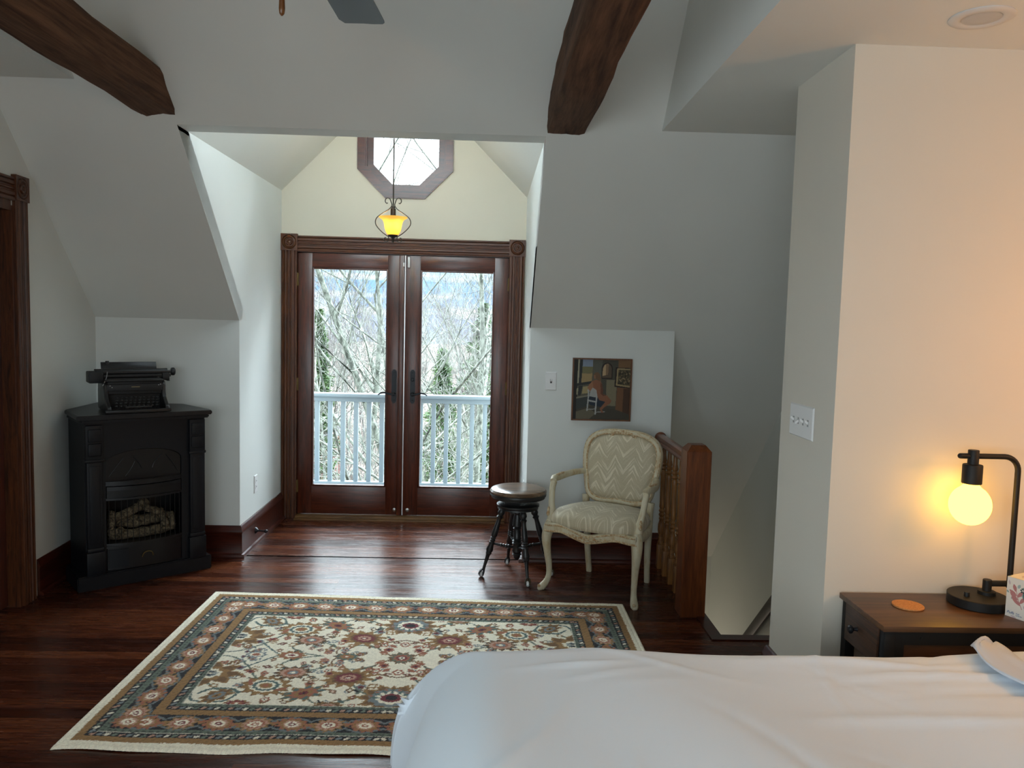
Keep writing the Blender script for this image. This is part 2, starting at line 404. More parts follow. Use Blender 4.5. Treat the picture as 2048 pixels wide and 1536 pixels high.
# right: lamp wall block, stairwell
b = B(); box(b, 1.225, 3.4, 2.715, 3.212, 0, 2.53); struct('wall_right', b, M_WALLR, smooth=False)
b = B(); box(b, 2.95, 3.1, -2.4, 2.72, 0, 2.53); struct('wall_head', b, M_WALL, smooth=False)
b = B()
prism(b, [(-2.5, 0), (2.96, 0), (2.96, 3.45), (-2.5, 3.45)], [[(-2.05, .7), (.25, .7), (.25, 2.2), (-2.05, 2.2)]], XZ(-2.2), (0, -.15, 0))
struct('wall_rear', b, M_WALL, smooth=False)
b = B(); prism(b, [(3.2, -3.2), (7.2, -3.2), (7.2, ZK - 2.2 + .06), (3.98, 2.56), (3.2, 2.56)], [], YZ(SX1), (.1, 0, 0)); struct('wall_stair_right', b, M_WALL, smooth=False)
b = B(); box(b, SX0 - .12, SX1 + .1, 7.1, 7.2, -3.2, -.5); struct('wall_stair_end', b, M_WALL, smooth=False)
b = B(); prism(b, [(3.79, -3.2), (7.15, -3.2), (7.15, ZK - 2.15), (5.1, ZK - .1), (5.1, -.005), (3.79, -.12)], [], YZ(SX0), (-.1, 0, 0)); struct('wall_stair_left', b, M_WALL, smooth=False)
b = B(); box(b, SX0 - .1, SX1 + .1, 3.69, 3.79, -3.2, -.12); struct('wall_stair_front', b, M_WALL, smooth=False)
b = B(); box(b, SX0 - .1, SX1 + .1, 3.69, 7.2, -3.3, -3.2); struct('floor_lower', b, M_FLOOR, smooth=False)

# stairs going down away from the camera
st_ = thing('staircase', 'dark wooden stairs going down behind the newel post', 'stairs', (SX0, 3.8, 0))
b = B()
for i in range(13): box(b, SX0 + .01, SX1 - .01, 3.80 + .225 * i, 3.80 + .225 * (i + 1) + .03, -.21 * (i + 1) - .03, -.21 * (i + 1), .006)
obj('tread', b, M_FLOOR, st_, world=True)
b = B()
for i in range(14): box(b, SX0 + .01, SX1 - .01, 3.80 + .225 * i, 3.81 + .225 * i, -.21 * (i + 1), -.21 * i - .03)
obj('riser', b, M_BASE, st_, world=True)

# nosing boards round the stair opening
b = B()
sweep2d(b, [(SX0, 4.17), (SX0, 3.79), (1.225 + .9, 3.79)], [(-.05, -.04), (.012, -.04), (.018, -.02), (.012, .006), (-.05, .006)], side=1)
struct('trim_1', b, M_BASE)

# ---------------------------------------------------------------- baseboards
PROF = [(0, 0), (.040, 0), (.040, .008), (.034, .018), (.022, .022), (.020, .026), (.020, .15), (.023, .156), (.023, .165), (.017, .176), (.014, .19), (.008, .2), (0, .2)]
b = B(); sweep2d(b, [(-2.43, 4.23), (-2.47, 5.0)], PROF, -1); struct('baseboard_left', b, M_BASEY)
b = B(); sweep2d(b, [(-2.47, 5.0), (XL, 5.0), (XL, 5.975)], PROF, -1); struct('baseboard_back_left', b, M_BASE)
b = B(); sweep2d(b, [(XR, 5.975), (XR, 5.0), (SX0, 5.0)], PROF, -1); struct('baseboard_back_right', b, M_BASE)
b = B(); sweep2d(b, [(1.5, 3.212), (1.225, 3.212), (1.225, 2.715), (2.9, 2.715)], PROF, -1); struct('baseboard_right', b, M_BASE)

# ---------------------------------------------------------------- fluted casings
def flutes(w):
    """profile across a casing: list of (pos across, depth)"""
    return [(0, 0), (0, .016), (.006, .02), (.016, .02), (.020, .013), (.026, .02), (.040, .020), (.045, .011), (.052, .011), (.057, .018), (.063, .018), (.068, .011), (.075, .011), (.080, .020), (w - .020, .020), (w - .016, .013), (w - .010, .02), (w - .004, .02), (w, .016), (w, 0)]
def casing_v(bm, place, c0, w, z0, z1):
    """vertical fluted board; place(across, depth, z)->3D"""
    pr = flutes(w); r0 = [bm.verts.new(place(c0 + p, d, z0)) for p, d in pr]; r1 = [bm.verts.new(place(c0 + p, d, z1)) for p, d in pr]
    n = len(pr)
    for k in range(n):
        j = (k + 1) % n; bm.faces.new((r0[k], r0[j], r1[j], r1[k]))
    bm.faces.new(r0[::-1]); bm.faces.new(r1)
def casing_h(bm, place, a0, a1, z0, w):
    pr = flutes(w); r0 = [bm.verts.new(place(a0, d, z0 + p)) for p, d in pr]; r1 = [bm.verts.new(place(a1, d, z0 + p)) for p, d in pr]
    n = len(pr)
    for k in range(n):
        j = (k + 1) % n; bm.faces.new((r0[k], r0[j], r1[j], r1[k]))
    bm.faces.new(r0[::-1]); bm.faces.new(r1)
def rosette(bm, place, c, z, s):
    """square corner block with turned rings"""
    h = s / 2
    v0 = [bm.verts.new(place(c + a_, 0, z + b_)) for a_, b_ in ((-h, -h), (h, -h), (h, h), (-h, h))]
    v1 = [bm.verts.new(place(c + a_, .026, z + b_)) for a_, b_ in ((-h, -h), (h, -h), (h, h), (-h, h))]
    for k in range(4): bm.faces.new((v0[k], v0[(k + 1) % 4], v1[(k + 1) % 4], v1[k]))
    bm.faces.new(v0[::-1])
    rings = []
    for r, d in ((.88, .026), (.80, .020), (.72, .027), (.62, .029), (.52, .021), (.42, .021), (.34, .030), (.24, .030), (.16, .024), (.001, .027)):
        rings.append([bm.verts.new(place(c + h * r * math.cos(2 * PI * i / 28), d, z + h * r * math.sin(2 * PI * i / 28))) for i in range(28)])
    # join the square to the first ring
    es = [bm.edges.get((v1[k], v1[(k + 1) % 4])) for k in range(4)]
    es += [bm.edges.new((rings[0][i], rings[0][(i + 1) % 28])) for i in range(28)]
    bmesh.ops.triangle_fill(bm, edges=es, use_beauty=True)
    for a_, b_ in zip(rings, rings[1:]):
        for i in range(28): bm.faces.new((a_[i], a_[(i + 1) % 28], b_[(i + 1) % 28], b_[i]))
pg = lambda c, d, z: (c, D - d, z)
CW = .116
cas = bpy.data.objects.new('trim_2', None); COL.objects.link(cas); cas['kind'] = 'structure'
b = B(); casing_v(b, pg, XL + .004, CW, 0, 2.045); obj('casing_side', b, M_CASE, cas)
b = B(); casing_v(b, pg, .142, CW, 0, 2.045); obj('casing_side', b, M_CASE, cas)
b = B(); casing_h(b, pg, -1.455, .144, 2.040, CW); obj('casing_head', b, M_CASEX, cas)
for cx in (XL + .062, .200):
    b = B(); rosette(b, pg, cx, 2.106, .124); obj('rosette_block', b, M_CASE, cas, sharp=50)
b = B()
box(b, -1.475, -1.456, D - .015, D + .12, 0, 2.05); box(b, .144, .163, D - .015, D + .12, 0, 2.05); box(b, -1.46, .15, D - .015, D + .12, 2.036, 2.06)
box(b, -1.458, -1.436, D + .044, D + .1, 0, 2.05); box(b, .124, .146, D + .044, D + .1, 0, 2.05); box(b, -1.458, .146, D + .044, D + .1, 2.015, 2.045); box(b, -.69, -.61, D + .046, D + .06, .03, 2.02)
obj('jamb', b, M_DOOR, cas)
b = B(); box(b, -1.46, .15, D - .05, D + .15, -.005, .028, .008); box(b, -1.46, .15, D - .085, D - .045, -.005, .014, .004); struct('trim_3', b, M_THRESH)

# ---------------------------------------------------------------- french doors
def leaf(n, x0, x1, gx0, gx1, plate_x, lever_dir):
    d = bpy.data.objects.new(n, None); COL.objects.link(d); d['kind'] = 'structure'
    y0, y1 = D + .002, D + .042; zb, zt = .034, 2.030; gz0, gz1 = .262, 1.912
    b = B()
    box(b, x0, gx0 - .012, y0, y1, zb, zt, .002); box(b, gx1 + .012, x1, y0, y1, zb, zt, .002)
    obj('stile', b, M_DOOR, d)
    b = B()
    box(b, gx0 - .0125, gx1 + .0125, y0 + .0015, y1 - .001, zb, gz0 - .012, .002); box(b, gx0 - .0125, gx1 + .0125, y0 + .0015, y1 - .001, gz1 + .012, zt, .002)
    obj('rail', b, M_DOORX, d)
    b = B()   # glazing bead
    for a_, c_, e_, f_ in ((gx0 - .012, gx0, gz0 - .012, gz1 + .012), (gx1, gx1 + .012, gz0 - .012, gz1 + .012)): box(b, a_, c_, y0 + .005, y1 - .004, e_, f_, .002)
    for e_, f_ in ((gz0 - .012, gz0), (gz1, gz1 + .012)): box(b, gx0, gx1, y0 + .005, y1 - .004, e_, f_, .002)
    obj('glazing_bead', b, M_DOOR, d)
    b = B(); box(b, gx0, gx1, D + .018, D + .024, gz0, gz1); obj('glass_pane', b, M_GLASS, d, smooth=False)
    # handle: pointed escutcheon and curved lever
    b = B(); h = .134; w = .019; zc = 1.036
    prism(b, [(plate_x - w, zc - h + .022), (plate_x - w * .4, zc - h + .004), (plate_x + w * .4, zc - h + .004), (plate_x + w, zc - h + .022), (plate_x + w, zc + h - .022), (plate_x + w * .4, zc + h - .004), (plate_x - w * .4, zc + h - .004), (plate_x - w, zc + h - .022)], [], XZ(y0), (0, -.006, 0))
    for s in (-1, 1): uvsphere(b, (plate_x, y0 - .006, zc + s * .105), .004)
    if lever_dir > 0: lathe(b, [(.013, 0), (.013, .006), (.009, .012), (0, .012)], 16, align((plate_x, y0 - .006, 1.09), (plate_x, y0 - .02, 1.09)))
    pl = obj('handle_plate', b, M_IRON, d)
    b = B(); zl = .978
    lathe(b, [(.016, 0), (.016, .008), (.010, .014), (.009, .045), (0, .047)], 16, align((plate_x, y0 - .006, zl), (plate_x, y0 - .06, zl)))
    s = lever_dir
    tube(b, spline([(plate_x, y0 - .048, zl), (plate_x + s * .035, y0 - .05, zl + .004), (plate_x + s * .065, y0 - .05, zl + .012), (plate_x + s * .095, y0 - .048, zl + .008), (plate_x + s * .115, y0 - .044, zl - .006)], 4), [.0085] * 5 + [.0075] * 8 + [.005] * 4, 8)
    obj('lever', b, M_IRON, pl)
    b = B(); bx = x1 - .042 if lever_dir < 0 else x0 + .042 - .006
    lathe(b, [(.014, 0), (.014, .004), (.009, .008), (0, .009)], 16, align((bx, y0, .075), (bx, y0 - .02, .075))); obj('floor_bolt', b, M_STEEL, d)
    hx = x0 - .004 if lever_dir < 0 else x1 + .004
    for z0 in (1.78, .985, .198):
        b = B(); lathe(b, [(0, 0), (.006, .002), (.007, .006), (.007, .097), (.006, .1), (0, .103)], 10, Matrix.Translation((hx, D - .006, z0))); box(b, hx - .010, hx + .010, D - .001, D + .003, z0 + .003, z0 + .1); obj('hinge', b, M_BRASS, d)
    return d
d1 = leaf('door_1', -1.452, -.662, -1.333, -.787, -.718, -1)
d2 = leaf('door_2', -.640, .140, -.516, .021, -.577, 1)
b = B(); box(b, -.690, -.650, D - .010, D + .004, .034, 2.03, .003); obj('astragal', b, M_DOOR, d1)
b = B(); box(b, -.6475, -.6405, D - .002, D + .02, .034, 2.03); obj('weather_strip', b, M_STEEL, d2)
se = thing('door_sensor', 'small white two-piece contact sensor at the top of the french doors', 'sensor', (-.63, D - .01, 1.97))
b = B(); box(b, -.626, -.608, D - .014, D + .001, 1.940, 2.02, .003); obj('sensor_body', b, M_WHITEP, se, world=True)
b = B(); box(b, -.660, -.649, D - .022, D - .011, 1.945, 1.975, .002); obj('magnet', b, M_WHITEP, se, world=True)

# ---------------------------------------------------------------- octagon window
w1 = bpy.data.objects.new('window_1', None); COL.objects.link(w1); w1['kind'] = 'structure'
c8 = math.cos(PI / 8)
def oct_ring(bm, ro, ri, y0, dy): prism(bm, ngon(OX, OZ, ro / c8, 8, PI / 8), [ngon(OX, OZ, ri / c8, 8, PI / 8)], XZ(y0), (0, dy, 0))
b = B(); oct_ring(b, .357, .297, D + .001, -.018); oct_ring(b, .350, .304, D - .016, -.005); obj('casing', b, M_DOORX, w1)
b = B(); oct_ring(b, .300, .288, D + .001, .12); obj('jamb', b, M_DOOR, w1)
b = B(); oct_ring(b, .289, .245, D + .05, .03); obj('sash', b, M_DOORX, w1)
b = B(); prism(b, ngon(OX, OZ, .248 / c8, 8, PI / 8), [], XZ(D + .062), (0, .005, 0)); obj('pane', b, M_GLASS, w1, smooth=False)

# rear and left windows (behind the camera)
def plain_window(n, f3, a0, a1, z0, z1, depth):
    w = bpy.data.objects.new(n, None); COL.objects.link(w); w['kind'] = 'structure'
    b = B(); prism(b, [(a0 - .08, z0 - .08), (a1 + .08, z0 - .08), (a1 + .08, z1 + .08), (a0 - .08, z1 + .08)], [[(a0, z0), (a1, z0), (a1, z1), (a0, z1)]], f3, depth); obj('window_frame', b, M_CASE, w)
    b = B(); am = (a0 + a1) / 2; zm = (z0 + z1) / 2
    prism(b, [(am - .02, z0), (am + .02, z0), (am + .02, z1), (am - .02, z1)], [], f3, depth); prism(b, [(a0, zm - .02), (a1, zm - .02), (a1, zm + .02), (a0, zm + .02)], [], f3, depth)
    obj('mullion', b, M_CASE, w)
plain_window('window_2', XZ(-2.2), -2.05, .25, .7, 2.2, (0, .03, 0))
plain_window('window_3', lambda a_, z_: (-2.47 + (5.0 - a_) * .058, a_, z_), -1.3, -.1, .75, 2.15, (.03, 0, 0))

# ---------------------------------------------------------------- left wall door
wm = lambda c, d, z: (-2.47 + (5.0 - c) * .058 + d, c, z)
c2 = bpy.data.objects.new('trim_4', None); COL.objects.link(c2); c2['kind'] = 'structure'
b = B(); casing_v(b, wm, 4.075, .116, 0, 2.10); obj('casing_side', b, M_CASE, c2)
b = B(); casing_v(b, wm, 3.179, .116, 0, 2.10); obj('casing_side', b, M_CASE, c2)
b = B(); casing_h(b, wm, 3.29, 4.08, 2.095, CW); obj('casing_head', b, M_CASEY, c2)
for cy in (4.133, 3.237):
    b = B(); rosette(b, wm, cy, 2.163, .126); obj('rosette_block', b, M_CASE, c2, sharp=50)
b = B()
prism(b, [(4.055, 0), (4.081, 0), (4.081, 2.07), (4.055, 2.07)], [], lambda a_, z_: wm(a_, .004, z_), (-.125, 0, 0))
prism(b, [(3.289, 2.045), (4.056, 2.045), (4.056, 2.10), (3.289, 2.10)], [], lambda a_, z_: wm(a_, .004, z_), (-.125, 0, 0))
prism(b, [(3.289, 0), (3.315, 0), (3.315, 2.046), (3.289, 2.046)], [], lambda a_, z_: wm(a_, .004, z_), (-.125, 0, 0))
obj('jamb', b, M_CASE, c2)
d3 = bpy.data.objects.new('door_3', None); COL.objects.link(d3); d3['kind'] = 'structure'
b = B(); prism(b, [(3.316, .008), (4.054, .008), (4.054, 2.044), (3.316, 2.044)], [], lambda a_, z_: wm(a_, -.06, z_), (-.035, 0, 0)); obj('door_slab', b, M_DOOR, d3)
for z0, z1 in ((.2, .9), (1.05, 1.9)):
    b = B(); prism(b, [(3.44, z0), (3.93, z0), (3.93, z1), (3.44, z1)], [[(3.48, z0 + .04), (3.89, z0 + .04), (3.89, z1 - .04), (3.48, z1 - .04)]], lambda a_, z_: wm(a_, -.052, z_), (-.012, 0, 0)); obj('panel_moulding', b, M_DOOR, d3)
b = B(); lathe(b, [(.02, 0), (.02, .006), (.009, .01), (.009, .035), (.022, .045), (.025, .06), (.015, .072), (0, .075)], 20, align(wm(3.38, -.06, .95), wm(3.38, .02, .95))); obj('door_knob', b, M_BRASS, d3)

# ---------------------------------------------------------------- rough beams
M_BEAM = wood('old_beam', srgb(52, 34, 24), srgb(122, 88, 66), .85, axis='y', scale=5, bumps=.9, spec=.2, coarse=.6)
def beam(label, corners0, corners1, seed):
    """hand-hewn timber between two rectangles of corners given at the sloped end and far overhead"""
    rnd = random.Random(seed); bm = B(); n = 46; k = 6
    rings = []
    ph = [rnd.uniform(0, 6) for _ in range(12)]
    for i in range(n + 1):
        t = i / n; ring = []
        c = [Vector(a).lerp(Vector(b_), t) for a, b_ in zip(corners0, corners1)]
        for s in range(4):
            for q in range(k):
                p = c[s].lerp(c[(s + 1) % 4], q / k)
                m = (c[0] + c[1] + c[2] + c[3]) / 4
                o = (p - m)
                f = 1 + .035 * math.sin(i * .9 + ph[s] + q * .8) + .03 * math.sin(i * .37 + ph[s + 4] + q) + rnd.uniform(-.022, .022)
                if q == 0: f -= .06
                ring.append(bm.verts.new(m + o * f))
        rings.append(ring)
    m = 4 * k
    for a_, b_ in zip(rings, rings[1:]):
        for q in range(m): bm.faces.new((a_[q], a_[(q + 1) % m], b_[(q + 1) % m], b_[q]))
    bm.faces.new(rings[0][::-1]); bm.faces.new(rings[-1])
    o = obj('ceiling_beam', bm, M_BEAM, sharp=60); tag(o, label, 'beam', 'rough timber beams under the ceiling'); return o
def bcor(x0, x1, z0, z1, y_end):
    # the end is cut along the roof slope, sunk a little into it
    return [(x0, K + ZK - z0 + .03, z0), (x1, K + ZK - z0 + .03, z0), (x1, K + ZK - z1 + .03, z1), (x0, K + ZK - z1 + .03, z1)], [(x0, y_end, z0), (x1, y_end, z0), (x1, y_end, z1), (x0, y_end, z1)]
c0, c1 = bcor(.268, .462, 2.497, 2.70, -2.19)
beam('rough dark brown timber beam overhead, right of the ceiling fan blade', c0, c1, 3)
c0, c1 = bcor(-1.735, -1.565, 2.52, 2.70, -2.19)
beam('rough dark brown timber beam overhead, running out at the top left', c0, c1, 8)

# ---------------------------------------------------------------- ceiling fan
M_FAN, _, _ = base('fan_blade_slate', srgb(62, 70, 74), .35)
fan = thing('ceiling_fan', 'dark slate ceiling fan, only one blade tip and its chain showing', 'fan', (-.49, 1.93, TOP))
b = B(); lathe(b, [(.07, 0), (.075, -.02), (.04, -.06), (.014, -.07), (.014, -.74)], 20, Matrix.Translation((-.49, 1.93, TOP))); obj('downrod', b, M_IRON, fan, world=True)
b = B(); lathe(b, [(.02, .08), (.08, .07), (.115, .03), (.12, -.03), (.09, -.07), (.06, -.09), (.058, -.13), (0, -.14)], 28, Matrix.Translation((-.49, 1.93, 2.58))); obj('motor_housing', b, M_IRON, fan, world=True)
bl_prof = [(.16, -.045), (.30, -.058), (.52, -.064), (.655, -.066), (.692, -.055), (.716, .0), (.733, .03), (.744, .058), (.736, .066), (.52, .064), (.30, .056), (.16, .042)]
for i in range(5):
    ang = PI / 2 - .055 + i * 2 * PI / 5
    T = Matrix.Translation((-.47, 1.925, 2.503)) @ Matrix.Rotation(ang, 4, 'Z') @ Matrix.Rotation(R(-9), 4, 'X')
    b = B(); prism(b, [(x_, -y_) for x_, y_ in bl_prof], [], XY(0), (0, 0, .007)); bmesh.ops.transform(b, matrix=T, verts=b.verts)
    bl = obj('blade', b, M_FAN, fan, world=True)
    b = B(); box(b, .09, .22, -.02, .02, .006, .014, .003); bmesh.ops.transform(b, matrix=T, verts=b.verts); obj('blade_arm', b, M_IRON, bl, world=True)
b = B(); rod(b, (-.512, 1.95, 2.45), (-.512, 1.95, 2.31), .0015, 6); pc = obj('pull_chain', b, M_BRASS, fan, world=True)
b = B(); lathe(b, [(0, .045), (.003, .045), (.004, .03), (.0065, .005), (.0075, -.018), (.006, -.03), (.002, -.035), (0, -.035)], 14, Matrix.Translation((-.512, 1.95, 2.300))); obj('chain_knob', b, wood('knob_wood', srgb(60, 34, 10), srgb(120, 72, 26), .3), pc, world=True)

# ---------------------------------------------------------------- recessed ceiling light
dl = thing('recessed_ceiling_light', 'round white recessed light, switched off, in the lowered ceiling above the lamp', 'ceiling light', (1.495, 2.453, 2.523))
M_WTRIM = paint('white_metal', (.66, .655, .63), .4, 0, 0)
b = B(); lathe(b, [(.092, 0), (.092, -.003), (.086, -.007), (.062, -.0075), (.056, -.004), (.056, 0)], 48, Matrix.Translation((1.495, 2.453, 2.5228)), cap=False); obj('trim_ring', b, M_WTRIM, dl, world=True)
b = B(); lathe(b, [(.056, -.005), (.050, -.0042), (.044, -.006), (.03, -.0065), (0, -.0065)], 40, Matrix.Translation((1.495, 2.453, 2.5228)), cap=False); obj('diffuser', b, paint('downlight_lens', (.55, .55, .53), .5, 0, 0), dl, world=True)

# ---------------------------------------------------------------- pendant lamp
PX, PY = RX, 5.3
pen = thing('pendant_lamp', 'small lit amber glass bell pendant hanging before the octagonal window', 'pendant lamp', (PX, PY, RZ))
M_BRONZE, _, _ = base('bronze_iron', (.03, .022, .015), .45, .7)
b = B(); lathe(b, [(.055, .01), (.06, -.02), (.03, -.045), (.0045, -.05), (.0045, -.80), (.0045, RZ * 0 - (RZ - 2.29))], 16, Matrix.Translation((PX, PY, RZ - .004))); obj('stem', b, M_BRONZE, pen, world=True)
b = B(); lathe(b, [(0, .035), (.011, .033), (.013, .02), (.017, .018), (.018, -.028), (0, -.03)], 18, Matrix.Translation((PX, PY, 2.262))); obj('socket', b, M_BRONZE, pen, world=True)
b = B()
for s in (-1, 1):
    pts = [(0.0415, 2.317), (.034, 2.306), (.022, 2.309), (.017, 2.322), (.022, 2.338), (.036, 2.343), (.046, 2.334), (.046, 2.316), (.024, 2.286)]
    yoke = [(.014, 2.322), (.010, 2.300), (.030, 2.274), (.075, 2.245), (.108, 2.218), (.117, 2.188), (.106, 2.160), (.072, 2.125), (.040, 2.102), (.024, 2.094)]
    curl_top = [(.014, 2.322), (.022, 2.342), (.036, 2.350), (.050, 2.342), (.053, 2.326), (.044, 2.314), (.036, 2.318)]
    curl_bot = [(.030, 2.098), (.028, 2.082), (.034, 2.066), (.048, 2.062), (.058, 2.072), (.055, 2.086), (.045, 2.088)]
    for c_ in (yoke, curl_top, curl_bot):
        tube(b, [(PX + s * x_, PY, z_) for x_, z_ in spline(c_, 5)], .0032, 6, upv=(0, 1, 0))
lathe(b, [(0, -.052), (.006, -.05), (.009, -.04), (.008, -.03), (.010, -.022), (.030, -.010), (.034, 0), (.0, .002)], 20, Matrix.Translation((PX, PY, 2.108)))
obj('scroll_frame', b, M_BRONZE, pen, world=True)
# amber glass: a translucent shell lit by the bulb inside it
m_am, t, p = base('amber_glass', (.95, .55, .14), .35)
p.inputs['Transmission Weight'].default_value = .0
tr = N(t, 'ShaderNodeBsdfTranslucent'); tr.inputs[0].default_value = (1.0, .76, .32, 1)
mx = N(t, 'ShaderNodeMixShader'); mx.inputs[0].default_value = .75
out = t.nodes['Material Output']; t.links.new(p.outputs[0], mx.inputs[1]); t.links.new(tr.outputs[0], mx.inputs[2])
t.links.new(mx.outputs[0], out.inputs[0])
b = B()
shade = [(.030, 2.104), (.040, 2.114), (.052, 2.140), (.057, 2.165), (.062, 2.188), (.072, 2.206), (.090, 2.218), (.096, 2.224)]
inner = [(r_ - .004, z_) for r_, z_ in shade[::-1]]
lathe(b, [(r_, z_) for r_, z_ in spline(shade, 3)] + [(max(r_, .001), z_) for r_, z_ in spline(inner, 3)], 36, Matrix.Translation((PX, PY, 0)), cap=False)
obj('glass_shade', b, m_am, pen, world=True)
b = B(); lathe(b, [(0, -.028), (.014, -.024), (.021, -.008), (.020, .006), (.012, .025), (.010, .045)], 18, Matrix.Translation((PX, PY, 2.165))); obj('bulb', b, emis('pendant_bulb_glow', (1.0, .80, .45), 160), pen, world=True)

# ---------------------------------------------------------------- newel, balusters, handrail
nw = thing('newel_post', 'square reddish-brown newel post with a chamfered cap at the stair head', 'newel post', (1.12, 4.105, 0))
b = B(); z1 = .893
x0, x1, y0, y1 = 1.055, 1.186, 4.04, 4.171
def loopz(z, i): return [b.verts.new(q) for q in ((x0 + i, y0 + i, z), (x1 - i, y0 + i, z), (x1 - i, y1 - i, z), (x0 + i, y1 - i, z))]
L = [loopz(0, 0), loopz(z1, 0), loopz(z1 + .033, .028)]
for a_, c_ in zip(L, L[1:]):
    for k in range(4): b.faces.new((a_[k], a_[(k + 1) % 4], c_[(k + 1) % 4], c_[k]))
b.faces.new(L[0][::-1]); b.faces.new(L[-1])
bmesh.ops.bevel(b, geom=[e for e in b.edges if abs(e.verts[0].co.z - e.verts[1].co.z) > .5], offset=.004, segments=2, affect='EDGES')
obj('post', b, M_NEWEL, nw, world=True, sharp=20)
hr = thing('stair_handrail', 'moulded brown handrail from the knee wall to the newel post', 'handrail', (1.125, 4.6, .78))
b = B()
prof = [(-.026, 0), (.026, 0), (.03, .012), (.022, .022), (.030, .034), (.026, .052), (.012, .062), (-.012, .062), (-.026, .052), (-.030, .034), (-.022, .022), (-.03, .012)]
r0 = [b.verts.new((1.125 + a_, 4.172, .792 + c_)) for a_, c_ in prof]; r1 = [b.verts.new((1.125 + a_, 4.998, .792 + c_)) for a_, c_ in prof]
for k in range(12): b.faces.new((r0[k], r0[(k + 1) % 12], r1[(k + 1) % 12], r1[k]))
b.faces.new(r0[::-1]); b.faces.new(r1)
obj('rail', b, M_HRAIL, hr, world=True)
b = B(); lathe(b, [(.036, 0), (.040, .006), (.036, .014), (.03, .018), (0, .018)], 24, align((1.125, 4.9995, .825), (1.125, 4.9, .825))); obj('wall_rosette', b, M_HRAIL, hr, world=True)
BP = [(.019, .16), (.0215, .17), (.014, .185), (.020, .20), (.014, .212), (.019, .225), (.023, .25), (.021, .285), (.014, .315), (.019, .325), (.014, .336), (.021, .35), (.014, .362), (.021, .375), (.014, .387), (.019, .40), (.0175, .42), (.017, .60), (.020, .625), (.014, .637), (.021, .65), (.014, .662), (.021, .675), (.014, .687), (.020, .70), (.013, .73), (.011, .795)]
bal0 = None
for i, yb in enumerate((4.285, 4.435, 4.585, 4.735, 4.885)):
    lab = ['turned baluster right behind the newel post', 'turned baluster second from the newel post', 'turned baluster third from the newel post', 'turned baluster fourth from the newel post', 'turned baluster nearest the knee wall, behind the armchair'][i]
    if bal0 is None:
        b = B(); box(b, -.0215, .0215, -.0215, .0215, 0, .16, .002); lathe(b, BP, 18)
        bal0 = o = obj('stair_baluster', b, M_BAL, sharp=50)
    else: o = bal0.copy(); COL.objects.link(o)
    o.location = (1.128, yb, 0); tag(o, lab, 'baluster', 'turned balusters under the stair handrail')
M_STB0, _, _ = base('dark_rail', srgb(34, 20, 16), .5)
wh = thing('wall_handrail', 'dark wooden handrail sloping down the stairwell wall beside the white column', 'handrail', (SX1 - .06, 4.5, .4))
b = B(); tube(b, [(SX1 - .055, 3.9, .99), (SX1 - .055, 6.6, -1.53)], .042, 10, flat=(1.1, .7)); obj('rail', b, M_STB0, wh, world=True)
for yb in (4.3, 5.2, 6.1):
    zb = .99 - (yb - 3.9) * .9333
    b = B(); tube(b, spline([(SX1 - .055, yb, zb - .02), (SX1 - .055, yb, zb - .05), (SX1 - .03, yb, zb - .075), (SX1, yb, zb - .075)], 4), .006, 8); obj('bracket', b, M_BRASS, wh, world=True)

# ---------------------------------------------------------------- plates on the walls
def plate(name, label, cat, f, w, h, kind):
    """f(a, d, b): across, out from the wall, up, measured from the plate centre"""
    t_ = thing(name, label, cat, f(0, 0, 0))
    b = B(); v0 = [b.verts.new(f(a_, .0005, c_)) for a_, c_ in ((-w, -h), (w, -h), (w, h), (-w, h))]; v1 = [b.verts.new(f(a_ * (1 - .005 / w), .006, c_ * (1 - .005 / h))) for a_, c_ in ((-w, -h), (w, -h), (w, h), (-w, h))]
    for k in range(4): b.faces.new((v0[k], v0[(k + 1) % 4], v1[(k + 1) % 4], v1[k]))
    b.faces.new(v0[::-1]); b.faces.new(v1); obj('cover_plate', b, M_WHITEP, t_, world=True, sharp=15)
    def bx(nm, a0, a1, c0_, c1_, d0, d1, m, tilt=0):
        b = B(); vs = []
        for d_ in (d0, d1):
            for a_, c_ in ((a0, c0_), (a1, c0_), (a1, c1_), (a0, c1_)): vs.append(b.verts.new(f(a_, d_, c_ + (tilt if d_ == d1 else 0))))
        for q in ((0, 3, 2, 1), (4, 5, 6, 7), (0, 1, 5, 4), (1, 2, 6, 5), (2, 3, 7, 6), (3, 0, 4, 7)): b.faces.new([vs[i] for i in q])
        return obj(nm, b, m, t_, world=True, smooth=False)
    if kind == 'outlet':
        for s in (-1, 1):
            bx('receptacle', -.017, .017, s * .020 - .014, s * .020 + .014, .005, .0075, M_WHITEP)
            for a_ in (-.006, .006): bx('slot', a_ - .0012, a_ + .0012, s * .020 - .003, s * .020 + .006, .007, .0079, M_DARK)
    elif kind == 'toggle':
        bx('toggle_slot', -.006, .006, -.013, .013, .005, .0066, M_DARK); bx('toggle', -.004, .004, -.004, .008, .006, .018, M_WHITEP, .006)
    elif kind == 'quad':
        for i, s in zip((-1.5, -.5, .5, 1.5), (1, -1, 1, 1)):
            bx('toggle_slot', i * .046 - .006, i * .046 + .006, -.013, .013, .005, .0066, M_GREYP); bx('toggle', i * .046 - .0045, i * .046 + .0045, -.005, .005, .006, .020, M_WHITEP, s * .009)
    for s in ((-1, 1) if kind != 'quad' else ()):
        c_ = s * .03 if kind == 'toggle' else 0
    return t_
M_DARK, _, _ = base('dark_slot', (.03, .03, .03), .6)
M_GREYP, _, _ = base('grey_plastic', (.35, .35, .34), .5)
plate('light_switch', 'single white toggle switch left of the framed painting', 'light switch', lambda a_, d_, c_: (.404 + a_, K - d_, 1.178 + c_), .036, .059, 'toggle')
